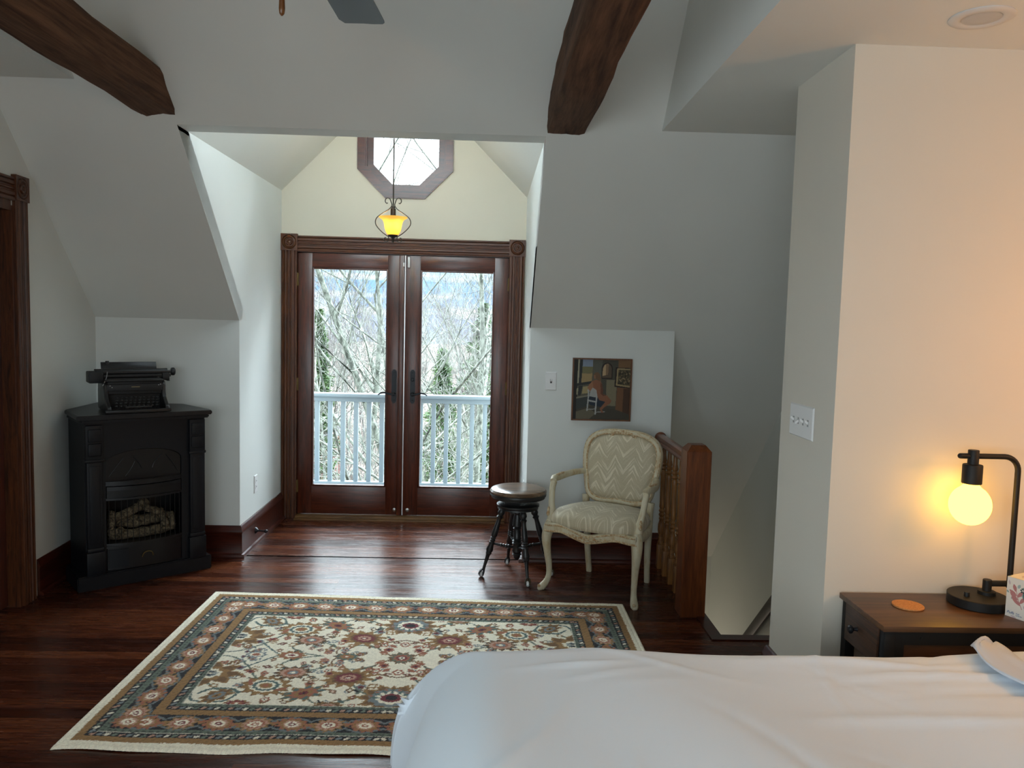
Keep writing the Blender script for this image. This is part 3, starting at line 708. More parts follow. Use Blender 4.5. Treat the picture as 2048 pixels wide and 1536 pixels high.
plate('light_switch', 'wide white four-gang toggle switch plate on the side of the lamp wall', 'light switch', lambda a_, d_, c_: (1.225 - d_, 2.992 - a_, 1.193 + c_), .113, .064, 'quad')
plate('wall_outlet', 'white outlet on the left wall of the door alcove above the doorstop', 'outlet', lambda a_, d_, c_: (XL + d_, 5.335 + a_, .402 + c_), .037, .062, 'outlet')
plate('wall_outlet', 'white outlet seen edge-on in the alcove corner behind the round stool', 'outlet', lambda a_, d_, c_: (XR - d_, 5.335 + a_, .40 + c_), .037, .062, 'outlet')
ds = thing('door_stop', 'black spring door stop sticking out of the alcove baseboard', 'door stop', (XL + .02, 5.27, .1))
b = B(); T = align((XL + .0195, 5.27, .095), (XL + .12, 5.23, .10))
lathe(b, [(.022, 0), (.022, .004), (.012, .016), (.006, .024), (.005, .075), (.008, .078)], 18, T); obj('rod', b, M_IRON, ds, world=True)
b = B(); lathe(b, [(.005, .076), (.011, .080), (.012, .090), (.007, .096), (0, .096)], 18, T); obj('rubber_tip', b, M_IRON, ds, world=True)

# ---------------------------------------------------------------- painted grids (rug, painting, tissue box)
class Canvas:
    """colours computed on a grid of mesh vertices; coordinates in metres"""
    def __init__(s, x0, x1, y0, y1, step, bgc):
        s.nx = int(round((x1 - x0) / step)) + 1; s.ny = int(round((y1 - y0) / step)) + 1
        s.x = np.linspace(x0, x1, s.nx); s.y = np.linspace(y0, y1, s.ny); s.U, s.V = np.meshgrid(s.x, s.y)
        s.C = np.zeros((s.ny, s.nx, 3)); s.C[:] = bgc
    def win(s, a, b_, c, d):
        i0, i1 = np.searchsorted(s.x, [a, b_]); j0, j1 = np.searchsorted(s.y, [c, d]); return slice(j0, j1), slice(i0, i1)
    def put(s, w, mask, col):
        s.C[w][mask] = col
    def poly(s, pts, col):
        P = np.array(pts); w = s.win(P[:, 0].min() - .001, P[:, 0].max() + .001, P[:, 1].min() - .001, P[:, 1].max() + .001)
        U, V = s.U[w], s.V[w]; ins = np.zeros(U.shape, bool); n = len(P)
        for i in range(n):
            x1, y1 = P[i]; x2, y2 = P[(i + 1) % n]
            if y1 == y2: continue
            c = ((y1 > V) != (y2 > V)) & (U < (x2 - x1) * (V - y1) / (y2 - y1) + x1); ins ^= c
        s.put(w, ins, col)
    def ell(s, cx, cy, a, b_, rot, col):
        r = max(a, b_); w = s.win(cx - r, cx + r, cy - r, cy + r); dx, dy = s.U[w] - cx, s.V[w] - cy
        c, q = math.cos(rot), math.sin(rot); s.put(w, ((dx * c + dy * q) / a) ** 2 + ((-dx * q + dy * c) / b_) ** 2 < 1, col)
    def flower(s, cx, cy, r, n, cols, rot=0, asp=1.0, jag=.16, seed=0):
        R_ = r * 1.3; w = s.win(cx - R_, cx + R_, cy - R_, cy + R_); dx, dy = s.U[w] - cx, s.V[w] - cy
        c, q = math.cos(rot), math.sin(rot); a = dx * c + dy * q; bb = (-dx * q + dy * c) / asp
        th = np.arctan2(bb, a); rr = np.hypot(a, bb) / r
        edge = 1 + jag * np.cos(n * th) + .05 * np.cos(3 * n * th + 1)
        for k, (f, col) in enumerate(cols):
            s.put(w, rr < edge * f if k < 2 else rr < f * (1 + .5 * jag * np.cos(n * th + k)), col)
    def line(s, pts, wd, col):
        pts = [np.array(p) for p in pts]
        for p, q in zip(pts, pts[1:]):
            w = s.win(min(p[0], q[0]) - wd, max(p[0], q[0]) + wd, min(p[1], q[1]) - wd, max(p[1], q[1]) + wd)
            d = q - p; L = d @ d + 1e-12; t_ = np.clip(((s.U[w] - p[0]) * d[0] + (s.V[w] - p[1]) * d[1]) / L, 0, 1)
            s.put(w, np.hypot(s.U[w] - p[0] - t_ * d[0], s.V[w] - p[1] - t_ * d[1]) < wd / 2, col)
def grid_mesh(name, P, C, mat, parent=None, smooth=True):
    """P (ny,nx,3) points, C (ny,nx,3) colours -> one mesh with a colour attribute"""
    ny, nx, _ = P.shape; me = bpy.data.meshes.new(name)
    me.vertices.add(ny * nx); me.vertices.foreach_set('co', P.reshape(-1).astype(np.float32))
    i = np.arange(ny * nx).reshape(ny, nx); q = np.stack([i[:-1, :-1], i[:-1, 1:], i[1:, 1:], i[1:, :-1]], -1).reshape(-1, 4)
    me.loops.add(q.size); me.loops.foreach_set('vertex_index', q.reshape(-1).astype(np.int32))
    me.polygons.add(len(q)); me.polygons.foreach_set('loop_start', np.arange(0, q.size, 4, dtype=np.int32)); me.polygons.foreach_set('loop_total', np.full(len(q), 4, np.int32))
    me.update(calc_edges=True); me.validate()
    if smooth: me.polygons.foreach_set('use_smooth', np.ones(len(q), bool))
    ca = me.color_attributes.new('col', 'FLOAT_COLOR', 'POINT'); cc = np.ones((ny * nx, 4), np.float32); cc[:, :3] = C.reshape(-1, 3); ca.data.foreach_set('color', cc.reshape(-1))
    me.materials.append(mat); o = bpy.data.objects.new(name, me); COL.objects.link(o)
    if parent is not None: o.parent = parent
    return o
def attr_mat(name, rough=.9, noise_amt=.0, nscale=300, bstr=.0, sheen=0, spec=.3):
    m, t, p = base(name, (.5, .5, .5), rough, sheen=sheen, spec=spec); a_ = N(t, 'ShaderNodeAttribute', attribute_name='col')
    n1 = noise(t, coords(t), nscale, 2)
    mx = N(t, 'ShaderNodeMixRGB', blend_type='MULTIPLY'); mx.inputs[0].default_value = noise_amt
    r = ramp(t, [(.3, (.45, .45, .45)), (.65, (1, 1, 1))]); t.links.new(n1, r.inputs[0]); t.links.new(a_.outputs['Color'], mx.inputs[1]); t.links.new(r.outputs[0], mx.inputs[2])
    t.links.new(mx.outputs[0], p.inputs['Base Color'])
    if bstr: bump(t, p, n1, bstr, .004)
    return m

# ---------------------------------------------------------------- rug
HX, HY_ = 1.14, .80
CREAM, GOLD, NAVY, SAGE, RUST, WINE, TEAL, PINK, BROWN, GREY = [np.array(srgb(*c)) for c in ((244, 236, 214), (152, 114, 66), (17, 18, 24), (100, 112, 98), (162, 98, 72), (118, 44, 50), (84, 106, 102), (192, 148, 126), (118, 86, 52), (122, 132, 134))]
q = Canvas(0, HX, 0, HY_, .0038, CREAM)
rnd = random.Random(5)
PG = lambda k: [(1, GOLD if k % 3 else BROWN), (.72, PINK if k % 2 else RUST), (.5, CREAM), (.3, WINE if k % 2 else RUST), (.12, CREAM)]
# field of a quarter, mirrored four ways afterwards
def vine(pts, wd=.008, col=None): q.line([(p[0], p[1]) for p in spline(pts, 8)], wd * 1.25, SAGE if col is None else col)
vine([(.05, .02), (.12, .10), (.08, .17), (0, .20)], .008, BROWN); vine([(.11, .09), (.2, .13), (.3, .10), (.38, .15), (.45, .19)])
vine([(.2, .21), (.28, .28), (.36, .355), (.44, .37), (.53, .30)]); vine([(.0, .39), (.1, .36), (.16, .30), (.2, .21)])
vine([(.53, .30), (.6, .22), (.66, .12), (.74, .04), (.8, .02)]); vine([(.53, .30), (.62, .36), (.72, .34), (.79, .27)])
vine([(.45, .19), (.52, .1), (.46, .03), (.36, .0)]); vine([(.62, .36), (.66, .44), (.78, .44), (.81, .38)], .009, TEAL)
vine([(.1, .36), (.2, .43), (.3, .44), (.36, .36)]); vine([(.3, .10), (.3, .03), (.22, 0)], .007, BROWN); vine([(.66, .12), (.6, .05), (.55, 0)], .007, TEAL)
for i in range(9):
    t_ = i / 8
for x_, y_, r_, a_ in ((.15, .12, .02, .5), (.24, .115, .02, 2.2), (.33, .115, .02, 1), (.27, .26, .022, .3), (.32, .33, .022, 2.6), (.42, .38, .02, .2), (.6, .25, .02, 1.2), (.64, .17, .022, 2.2), (.7, .08, .02, .6), (.5, .13, .02, 1.9), (.48, .05, .02, .4), (.14, .34, .022, 1.2), (.06, .37, .018, 0), (.2, .42, .02, 2.4), (.27, .44, .02, .9), (.68, .37, .022, .3), (.58, .34, .02, 2.4), (.42, .1, .016, 1), (.09, .23, .016, 1), (.35, .22, .018, 2), (.76, .1, .018, 2)):
    q.ell(x_, y_, r_ * 1.15, r_ * .42, a_, TEAL if rnd.random() < .4 else SAGE); q.ell(x_ + .012, y_ - .01, r_ * .8, r_ * .34, a_ + 1.2, NAVY if rnd.random() < .3 else BROWN)
for k in range(125):
    x_, y_ = rnd.uniform(.03, .79), rnd.uniform(.02, .46)
    if any(math.hypot(x_ - a_, (y_ - c_)) < d_ for a_, c_, d_ in ((0, 0, .08), (.0, .39, .12), (.2, .21, .085), (.53, .3, .1), (.45, .19, .075), (.36, .355, .08), (.785, .2, .09), (.71, .4, .08))): continue
    q.flower(x_, y_, rnd.uniform(.014, .025), rnd.choice((4, 5, 6)), [(1, [GOLD, RUST, BROWN, GREY][k % 4]), (.55, [WINE, CREAM, PINK][k % 3]), (.25, NAVY if k % 2 else CREAM)], rnd.random() * 3, rnd.uniform(.6, 1))
q.flower(0, 0, .058, 10, [(1, BROWN), (.8, SAGE), (.62, RUST), (.42, WINE), (.25, CREAM), (.1, NAVY)])
q.flower(0, .15, .025, 5, [(1, RUST), (.6, CREAM), (.3, WINE)]); q.ell(.055, .13, .022, .012, .8, RUST); q.ell(.09, .055, .022, .012, .3, RUST)
q.flower(0, .385, .125, 11, [(1, GOLD), (.86, BROWN), (.72, GREY), (.5, CREAM), (.34, WINE), (.2, NAVY)], 0, .85, .14)
for k in range(7):
    a_ = PI * k / 6; q.ell(.068 * math.cos(a_), .385 - .058 * math.sin(a_), .02, .006, -a_, TEAL); q.ell(.085 * math.cos(a_ + .2), .385 - .07 * math.sin(a_ + .2), .008, .005, 0, RUST)
q.flower(.205, .212, .100, 12, [(1, GOLD), (.88, GOLD), (.7, BROWN), (.56, WINE), (.34, PINK), (.2, WINE), (.1, CREAM)], .3, .78, .18)
q.flower(.53, .30, .100, 13, [(1, BROWN), (.92, GOLD), (.68, CREAM), (.56, TEAL), (.40, CREAM), (.28, GOLD), (.14, RUST)], -.2, .85, .12)
q.ell(.60, .275, .03, .010, 1.9, RUST); q.ell(.46, .33, .03, .010, .4, RUST)
q.flower(.45, .175, .074, 12, [(1, NAVY), (.9, BROWN), (.72, PINK), (.5, RUST), (.32, GREY), (.15, CREAM)], .1, .8, .16)
q.flower(.36, .36, .088, 9, [(1, GOLD), (.85, TEAL), (.66, RUST), (.44, GOLD), (.26, WINE), (.12, NAVY)], .6, .62, .24)
q.flower(.80, .20, .12, 8, [(1, GOLD), (.90, BROWN), (.66, GOLD), (.42, CREAM), (.28, GREY), (.14, NAVY)], 0, .8, .2)
for k in range(5): q.ell(.80, .16 + .02 * k, .028, .0035, 0, NAVY if k % 2 else CREAM)
q.flower(.70, .395, .07, 8, [(1, GOLD), (.82, BROWN), (.55, GREY), (.3, GOLD), (.12, NAVY)], .9, .6, .2); q.line(spline([(.62, .37), (.66, .335), (.74, .34), (.78, .38)], 6), .013, TEAL)
q.flower(.60, .455, .05, 9, [(1, GOLD), (.8, WINE), (.5, RUST), (.2, CREAM)], 0, .5); q.flower(.24, .46, .06, 11, [(1, GOLD), (.8, BROWN), (.5, PINK), (.25, RUST)], 0, .5)
q.flower(.25, .0, .055, 9, [(1, BROWN), (.85, TEAL), (.6, GOLD), (.35, RUST), (.15, CREAM)], 0, .7); q.flower(.50, .0, .06, 10, [(1, GOLD), (.8, RUST), (.5, CREAM), (.25, WINE)], 0, .7); q.flower(.66, .0, .045, 8, [(1, GREY), (.7, CREAM), (.4, RUST)], 0, .7)
# borders
dx = HX - q.U; dy = HY_ - q.V; d_ = np.minimum(dx, dy); along = np.where(dx < dy, q.V, q.U)
def band(a_, c_, col): q.C[(d_ >= a_) & (d_ < c_)] = col
band(.314, .330, SAGE); band(.330, .334, CREAM * .6); band(.284, .314, NAVY); band(.246, .284, GOLD); band(.240, .246, NAVY); band(.134, .240, NAVY); band(.110, .134, SAGE); band(.107, .110, CREAM * .7); band(.076, .107, NAVY); band(.042, .076, GOLD); band(0, .042, CREAM * 1.04)
chk = (np.floor(along / .013) % 2 == 0)
q.C[(d_ > .116) & (d_ < .128) & chk] = SAGE * .45; q.C[(d_ > .318) & (d_ < .327) & chk] = SAGE * .45
for lo, hi, stp in ((.076, .107, .027), (.284, .314, .027)):
    mid = (lo + hi) / 2; ph = (along / stp) % 1 - .5; dd = (d_ - mid)
    el = ((ph * stp + dd * .5) / .0095) ** 2 + (dd / .0095) ** 2 < 1
    kk = np.floor(along / stp).astype(int) % 4
    for k, col in enumerate((CREAM * .85, GREY, PINK * .9, SAGE * 1.2)): q.C[el & (kk == k)] = col
q.C[(d_ > .250) & (d_ < .28) & ((np.floor(along / .011) + np.floor(d_ / .011)) % 3 == 0)] = GOLD * .8
q.C[(d_ > .046) & (d_ < .072) & ((np.floor(along / .011) + np.floor(d_ / .011)) % 3 == 0)] = GOLD * .82
def bflower(cx, cy, k, horiz):
    rot = (0 if horiz else PI / 2) + (.35 if k % 2 else -.25)
    q.flower(cx, cy, .057, 11, [(1, GOLD if k % 2 else RUST), (.80, PINK if k % 2 else GOLD), (.62, RUST if k % 2 else PINK), (.46, CREAM), (.26, WINE if k % 3 else RUST), (.12, CREAM)], rot, .80, .14)
pos_h = [.0685 + .137 * k for k in range(7)]; pos_v = [.0 + .137 * k for k in range(5)]
for k, x_ in enumerate(pos_h):
    for s in (-1, 1): q.line(spline([(x_ - .068, HY_ - .187 + s * .02), (x_ - .02, HY_ - .187 + s * .046), (x_ + .02, HY_ - .187 + s * .048), (x_ + .06, HY_ - .187 + s * .03)], 6), .011, GREY * .8)
    q.flower(x_ + .0685, HY_ - .187 + (.01 if k % 2 else -.01), .018, 4, [(1, GOLD), (.5, RUST)])
    bflower(x_, HY_ - .187, k, True)
for k, y_ in enumerate(pos_v):
    for s in (-1, 1): q.line(spline([(HX - .187 + s * .02, y_ - .068), (HX - .187 + s * .046, y_ - .02), (HX - .187 + s * .048, y_ + .02), (HX - .187 + s * .03, y_ + .06)], 6), .011, GREY * .8)
    q.flower(HX - .187 + (.01 if k % 2 else -.01), y_ + .0685, .018, 4, [(1, GOLD), (.5, RUST)])
    bflower(HX - .187, y_, k + 1, False)
bflower(HX - .187, HY_ - .187, 0, True)
C = np.concatenate([q.C[::-1], q.C[1:]], 0); C = np.concatenate([C[:, ::-1], C[:, 1:]], 1)
ny, nx, _ = C.shape; rs = np.random.RandomState(3)
C = np.clip(C * (1 + rs.uniform(-.14, .12, (ny, nx, 1))), 0, 1)
# a slight weave jitter so that outlines look knotted
ji = np.clip(np.arange(ny)[:, None] + rs.randint(-1, 2, (ny, nx)) * (rs.rand(ny, nx) < .35), 0, ny - 1); jj = np.clip(np.arange(nx)[None] + rs.randint(-1, 2, (ny, nx)) * (rs.rand(ny, nx) < .35), 0, nx - 1)
C = C[ji, jj]
u = np.linspace(0, 1, nx)[None, :, None]; v = np.linspace(0, 1, ny)[:, None, None]
NL, NR, FL_, FR_ = [np.array(p) for p in ((-1.518, 2.697, 0), (.785, 2.665, 0), (-1.496, 4.312, 0), (.777, 4.200, 0))]
P = (NL * (1 - u) + NR * u) * (1 - v) + (FL_ * (1 - u) + FR_ * u) * v
wob = .006 * np.sin(u[..., 0] * 17 + 1) + .004 * np.sin(u[..., 0] * 41); P[..., 1] += wob * np.clip(1 - v[..., 0] * 6, 0, 1) + .5 * wob[:, ::-1] * np.clip(v[..., 0] * 6 - 5, 0, 1)
e1 = np.minimum(np.minimum(u, 1 - u) * 2.28, np.minimum(v, 1 - v) * 1.6)[..., 0]
P[..., 2] = .011 * np.clip(e1 / .006, 0.05, 1) - .002 * (np.abs(e1 - .021) < .004) + rs.uniform(0, .0012, (ny, nx)) + .004 * np.clip(1 - e1 / .05, 0, 1) * np.clip(np.sin(u[..., 0] * 17), 0, 1) * (v[..., 0] < .5)
o = grid_mesh('area_rug', P, C, attr_mat('rug_pile', .95, .22, 260, .5, .15, .1)); tag(o, 'cream floral oriental rug with a dark flowered border lying on the floor', 'rug')

# ---------------------------------------------------------------- framed painting
pt = thing('framed_painting', 'small square painting of a seated figure at a window, thin wooden frame', 'painting', (.73, K, 1.131))
PW, PH = .190, .200
c = Canvas(-PW, PW, -PH, PH, .0021, srgb(112, 106, 84))
def px(x_, y_): return ((x_ - 795) / 545 * PW, (750 - y_) / 590 * PH)
def pp(col, *pts): c.poly([px(*p) for p in pts], np.array(srgb(*col)))
pp((88, 84, 68), (640, 150), (1090, 150), (1090, 1150), (640, 1150)); pp((150, 138, 104), (880, 560), (1075, 560), (1060, 1060), (900, 1050), (880, 800)); pp((108, 108, 92), (640, 190), (800, 190), (780, 600), (640, 600))
pp((150, 108, 60), (1090, 150), (1360, 150), (1360, 340), (1090, 330)); pp((140, 92, 50), (1080, 700), (1360, 720), (1340, 1230), (1060, 1130)); pp((92, 60, 34), (1200, 720), (1360, 720), (1340, 1230), (1190, 1180))
pp((84, 76, 62), (230, 1130), (640, 1040), (1080, 1130), (1340, 1220), (1340, 1360), (230, 1360)); pp((122, 112, 86), (330, 1180), (560, 1100), (700, 1200), (560, 1330), (330, 1330))
pp((50, 46, 40), (240, 150), (360, 150), (330, 1340), (230, 1340)); pp((70, 74, 70), (330, 900), (560, 860), (560, 1060), (330, 1130)); pp((150, 144, 120), (330, 900), (560, 855), (560, 880), (330, 930))
pp((60, 62, 58), (340, 150), (440, 150), (420, 660), (330, 680)); pp((196, 186, 150), (352, 180), (378, 180), (368, 640), (340, 640)); pp((150, 166, 190), (436, 180), (620, 180), (620, 320), (430, 320)); pp((140, 132, 84), (430, 320), (620, 320), (615, 440), (424, 450)); pp((190, 158, 96), (424, 450), (615, 445), (605, 590), (414, 625)); pp((60, 62, 58), (330, 640), (610, 590), (610, 640), (330, 690)); pp((190, 170, 110), (450, 700), (600, 680), (560, 820), (430, 835)); pp((180, 170, 130), (335, 730), (362, 725), (355, 850), (330, 855)); pp((60, 62, 58), (370, 690), (440, 680), (410, 870), (360, 870))
pp((52, 36, 26), (1040, 320), (1360, 330), (1330, 720), (1030, 690)); pp((186, 160, 104), (1070, 335), (1345, 345), (1315, 700), (1055, 665)); pp((96, 84, 54), (1095, 365), (1340, 372), (1312, 665), (1085, 640))
rnd = random.Random(2)
for k in range(70): x_, y_ = px(rnd.uniform(1105, 1320), rnd.uniform(380, 640)); c.ell(x_, y_, rnd.uniform(.004, .010), rnd.uniform(.002, .005), rnd.random() * 3, np.array(srgb(*rnd.choice(((60, 50, 34), (176, 152, 104), (140, 110, 66), (70, 66, 44))))))
arch = [(780, 540), (785, 340)] + [(885 + 100 * math.cos(PI - PI * i / 10), 340 - 105 * math.sin(PI * i / 10)) for i in range(11)] + [(985, 540)]
pp((46, 32, 24), *arch); pp((110, 90, 68), *[(885 + (x_ - 885) * .84, 400 + (y_ - 400) * .86) for x_, y_ in arch]); pp((222, 182, 128), (800, 490), (806, 350), (840, 275), (880, 255), (915, 258), (905, 460)); pp((160, 124, 84), (858, 262), (915, 258), (905, 460), (862, 470))
pp((40, 56, 72), (560, 880), (700, 890), (900, 960), (850, 1060), (790, 1080), (570, 1040)); pp((190, 190, 184), (600, 700), (680, 710), (705, 780), (700, 900), (570, 880))
for L_, w_ in ((((545, 780), (560, 720), (640, 700), (695, 760), (712, 860), (700, 1000), (690, 1215)), .009), (((560, 740), (550, 950), (536, 1150)), .008), (((560, 960), (700, 985)), .010), (((550, 1130), (690, 1120)), .004), (((700, 1180), (860, 1170)), .004)): c.line([px(*p) for p in L_], w_, np.array(srgb(196, 196, 190)))
SK = (168, 104, 62); pp(SK, (600, 600), (680, 560), (760, 575), (800, 640), (828, 780), (815, 830), (900, 860), (985, 960), (960, 1010), (860, 1080), (810, 1130), (850, 1190), (800, 1190), (770, 1110), (870, 980), (760, 950), (720, 880), (700, 760), (600, 690)); pp((188, 124, 76), (560, 660), (620, 590), (640, 700), (580, 790), (530, 720)); pp((124, 70, 42), (770, 620), (800, 640), (828, 780), (815, 830), (880, 860), (830, 870), (780, 830)); pp((138, 98, 58), (640, 470), (670, 425), (720, 420), (760, 470), (785, 580), (740, 585), (700, 545), (655, 550)); pp((176, 118, 76), (640, 480), (670, 470), (680, 540), (655, 550))
c.C = c.C * .55 + c.C.mean(-1, keepdims=True) * .12
Pp = np.stack([.73 + c.U, np.full_like(c.U, K - .012), 1.131 + c.V], -1); Pp[..., 0] -= .73; Pp[..., 1] -= K; Pp[..., 2] -= 1.131
grid_mesh('canvas', Pp, c.C, attr_mat('oil_paint', .5, .1, 120, .1), pt)
b = B()
prism(b, [(.73 - .191, 1.131 - .201), (.73 + .191, 1.131 - .201), (.73 + .191, 1.131 + .201), (.73 - .191, 1.131 + .201)], [[(.73 - .182, 1.131 - .192), (.73 + .182, 1.131 - .192), (.73 + .182, 1.131 + .192), (.73 - .182, 1.131 + .192)]], XZ(K - .001), (0, -.020, 0))
obj('picture_frame', b, wood('frame_wood', srgb(84, 46, 20), srgb(130, 80, 38), .4), pt, world=True)
b = B(); box(b, .545, .915, K - .010, K - .001, .935, 1.327); obj('backing', b, M_DARK, pt, world=True)

# ---------------------------------------------------------------- corner fireplace
M_FIRE, _, _ = base('black_painted_wood', (.004, .0055, .0085), .48, spec=.32)
M_FTOP, _, _ = base('black_mantel_top', (.006, .0065, .008), .36, spec=.4)
M_CAST, _, _ = base('black_cast_iron', (.006, .0065, .008), .38, .2)
FA = math.atan2(.46, .546)
fp = thing('corner_fireplace', 'black painted electric fireplace with mantel standing across the corner', 'fireplace', (-2.206, 4.300, 0), FA)
def rot_ok(): pass
def wpoly(pts):  # world floor points to the fireplace's own frame
    Mi = ROOTM[fp.name].inverted(); return [tuple((Mi @ Vector((x_, y_, 0)))[:2]) for x_, y_ in pts]
foot = wpoly([(-2.228, 4.268), (-1.665, 4.742), (-1.84, 4.955), (-2.41, 4.955), (-2.41, 4.49)])
body = wpoly([(-2.196, 4.318), (-1.690, 4.744), (-1.87, 4.955), (-2.40, 4.955), (-2.40, 4.53)])
mant = wpoly([(-2.214, 4.262), (-1.636, 4.682), (-1.672, 4.735), (-1.922, 4.985), (-2.45, 4.985), (-2.432, 4.55)])
mant2 = wpoly([(-2.205, 4.288), (-1.66, 4.700), (-1.90, 4.975), (-2.42, 4.975), (-2.415, 4.54)])
def slab(bm, poly, z0, z1, bev=.004):
    n0 = len(bm.verts); vs0 = [bm.verts.new((x_, y_, z0)) for x_, y_ in poly]; vs1 = [bm.verts.new((x_, y_, z1)) for x_, y_ in poly]; n = len(poly)
    fs = [bm.faces.new(vs0[::-1]), bm.faces.new(vs1)] + [bm.faces.new((vs0[k], vs0[(k + 1) % n], vs1[(k + 1) % n], vs1[k])) for k in range(n)]
    if bev: bmesh.ops.bevel(bm, geom=list({e for f in fs for e in f.edges}), offset=bev, segments=2, affect='EDGES')
b = B(); slab(b, foot, 0, .085, .006); obj('plinth', b, M_FIRE, fp)
b = B(); slab(b, mant, .957, .982, .005); obj('mantel_shelf', b, M_FTOP, fp)
b = B(); slab(b, mant2, .935, .957, .006); obj('mantel_moulding', b, M_FIRE, fp)
# body: sides and back solid, front board with an arched opening
FRX0, FRX1 = .012, .668; FY = .012
ox0, ox1 = .118, .530
b = B()
arch = [(ox0, .09), (ox1, .09), (ox1, .70)] + [((ox0 + ox1) / 2 + (ox1 - ox0) / 2 * math.cos(PI * i / 16) * 1.0, .70 + .07 * math.sin(PI * i / 16)) for i in range(1, 16)] + [(ox0, .70)]
prism(b, [(FRX0, .085), (FRX1, .085), (FRX1, .935), (FRX0, .935)], [[(x_, z_ + .002) for x_, z_ in arch]], lambda a_, z_: (a_, FY, z_), (0, .02, 0))
obj('front_board', b, M_FIRE, fp, smooth=False)
b = B()
hollow = [(ox0 - .03, .03), (ox1 + .03, .03), (ox1 + .03, .25), (ox0 - .03, .25)]
Mi = ROOTM[fp.name].inverted()
pl = [body[0], (ox0 - .03, .032), (ox0 - .03, .25), (ox1 + .03, .25), (ox1 + .03, .032), body[1]] + body[2:]
pl[0] = (FRX0 + .002, .03); pl[5] = (FRX1 - .002, .03)
slab(b, pl, .085, .935, 0); obj('cabinet_body', b, M_FIRE, fp, smooth=False)
for xa, xb in ((.010, .104), (.566, .664)):
    b = B()
    box(b, xa + .008, xb - .008, -.012, FY + .002, .235, .72, .004); box(b, xa + .02, xb - .02, -.016, -.010, .26, .70, .003)
    box(b, xa, xb, -.020, FY + .002, .085, .215, .004); box(b, xa + .004, xb - .004, -.018, FY + .002, .215, .240, .006)
    box(b, xa - .002, xb + .002, -.022, FY + .002, .718, .738, .008); box(b, xa + .004, xb - .004, -.018, FY + .002, .735, .925, .003)
    box(b, xa + .014, xb - .014, -.027, -.016, .835, .905, .006); box(b, xa + .014, xb - .014, -.024, -.016, .755, .825, .006)
    obj('pilaster', b, M_FIRE, fp)
# cast iron insert
def bowf(x_, depth=.05): u_ = (x_ - (ox0 + ox1) / 2) / ((ox1 - ox0) / 2); return .012 - depth * (1 - u_ * u_)
def bow_slab(bm, x0, x1, z0, z1, depth, thick, n=18, extra=0):
    xs = [x0 + (x1 - x0) * i / n for i in range(n + 1)]
    f = [[bm.verts.new((x_, bowf(x_, depth) - extra, z_)) for x_ in xs] for z_ in (z0, z1)]; k = [[bm.verts.new((x_, bowf(x_, depth) - extra + thick, z_)) for x_ in xs] for z_ in (z0, z1)]
    for i in range(n):
        bm.faces.new((f[0][i], f[0][i + 1], f[1][i + 1], f[1][i])); bm.faces.new((k[0][i + 1], k[0][i], k[1][i], k[1][i + 1]))
        bm.faces.new((f[1][i], f[1][i + 1], k[1][i + 1], k[1][i])); bm.faces.new((k[0][i], k[0][i + 1], f[0][i + 1], f[0][i]))
    for i in (0, n): bm.faces.new((f[0][i], f[1][i], k[1][i], k[0][i]) if i else (k[0][i], k[1][i], f[1][i], f[0][i]))
b = B()
prism(b, [(ox0 + .002, .60)] + [(ox1 - .002, .60), (ox1 - .002, .70)] + [((ox0 + ox1) / 2 + (ox1 - ox0) / 2 * math.cos(PI * i / 16) * .99, .70 + .069 * math.sin(PI * i / 16)) for i in range(1, 16)] + [(ox0 + .002, .70)], [], lambda a_, z_: (a_, .022, z_), (0, .01, 0))
xm = (ox0 + ox1) / 2
for p_ in (((ox0 + .02, .625), (ox0 + .06, .68), (xm - .11, .725)), ((xm - .06, .735), (xm - .03, .69), (xm - .01, .655)), ((xm + .10, .73), (xm + .06, .69), (xm + .045, .655)), ((ox1 - .02, .625), (ox1 - .05, .68), (xm + .12, .725)), ((xm - .1, .62), (xm - .07, .66), (xm - .05, .70))):
    tube(b, [(x_, .020, z_) for x_, z_ in spline(p_, 6)], .003, 6)
obj('arched_panel', b, M_CAST, fp)
b = B(); bow_slab(b, ox0, ox1, .575, .600, .045, .04); bow_slab(b, ox0 + .004, ox1 - .004, .548, .570, .05, .04); bow_slab(b, ox0 + .004, ox1 - .004, .500, .548, .03, .03); bow_slab(b, ox0, ox1, .492, .504, .045, .03); obj('hood', b, M_CAST, fp)
b = B(); bow_slab(b, ox0, ox1, .232, .246, .05, .045); bow_slab(b, ox0, ox1, .218, .230, .04, .04); obj('hearth_rail', b, M_CAST, fp)
b = B(); bow_slab(b, ox0 + .004, ox1 - .004, .095, .218, .034, .03); obj('drawer_front', b, M_CAST, fp)
b = B(); bow_slab(b, ox0 + .008, ox0 + .105, .105, .210, .034, .01, 6, .006); obj('side_panel', b, M_FIRE, fp)
b = B(); tube(b, spline([(xm - .03, bowf(xm) + .010, .150), (xm - .022, bowf(xm) + .006, .172), (xm, bowf(xm) + .004, .181), (xm + .022, bowf(xm) + .006, .172), (xm + .03, bowf(xm) + .010, .150)], 5), .0032, 8); obj('drawer_pull', b, M_BRASS, fp)
b = B()
for i in range(14):
    x_ = ox0 + .014 + (ox1 - ox0 - .028) * i / 13
    tube(b, [(x_, bowf(x_, .045) + .006, .244), (x_, bowf(x_, .045) + .006, .494)], .0022, 6)
obj('grate_bars', b, M_CAST, fp)
b = B(); box(b, ox0 - .02, ox1 + .02, .238, .246, .09, .62); box(b, ox0 - .02, ox0 - .012, .03, .24, .09, .62); box(b, ox1 + .012, ox1 + .02, .03, .24, .09, .62); box(b, ox0 - .02, ox1 + .02, .03, .24, .225, .235); box(b, ox0 - .02, ox1 + .02, .034, .24, .60, .61); obj('firebox', b, M_CAST, fp, smooth=False)
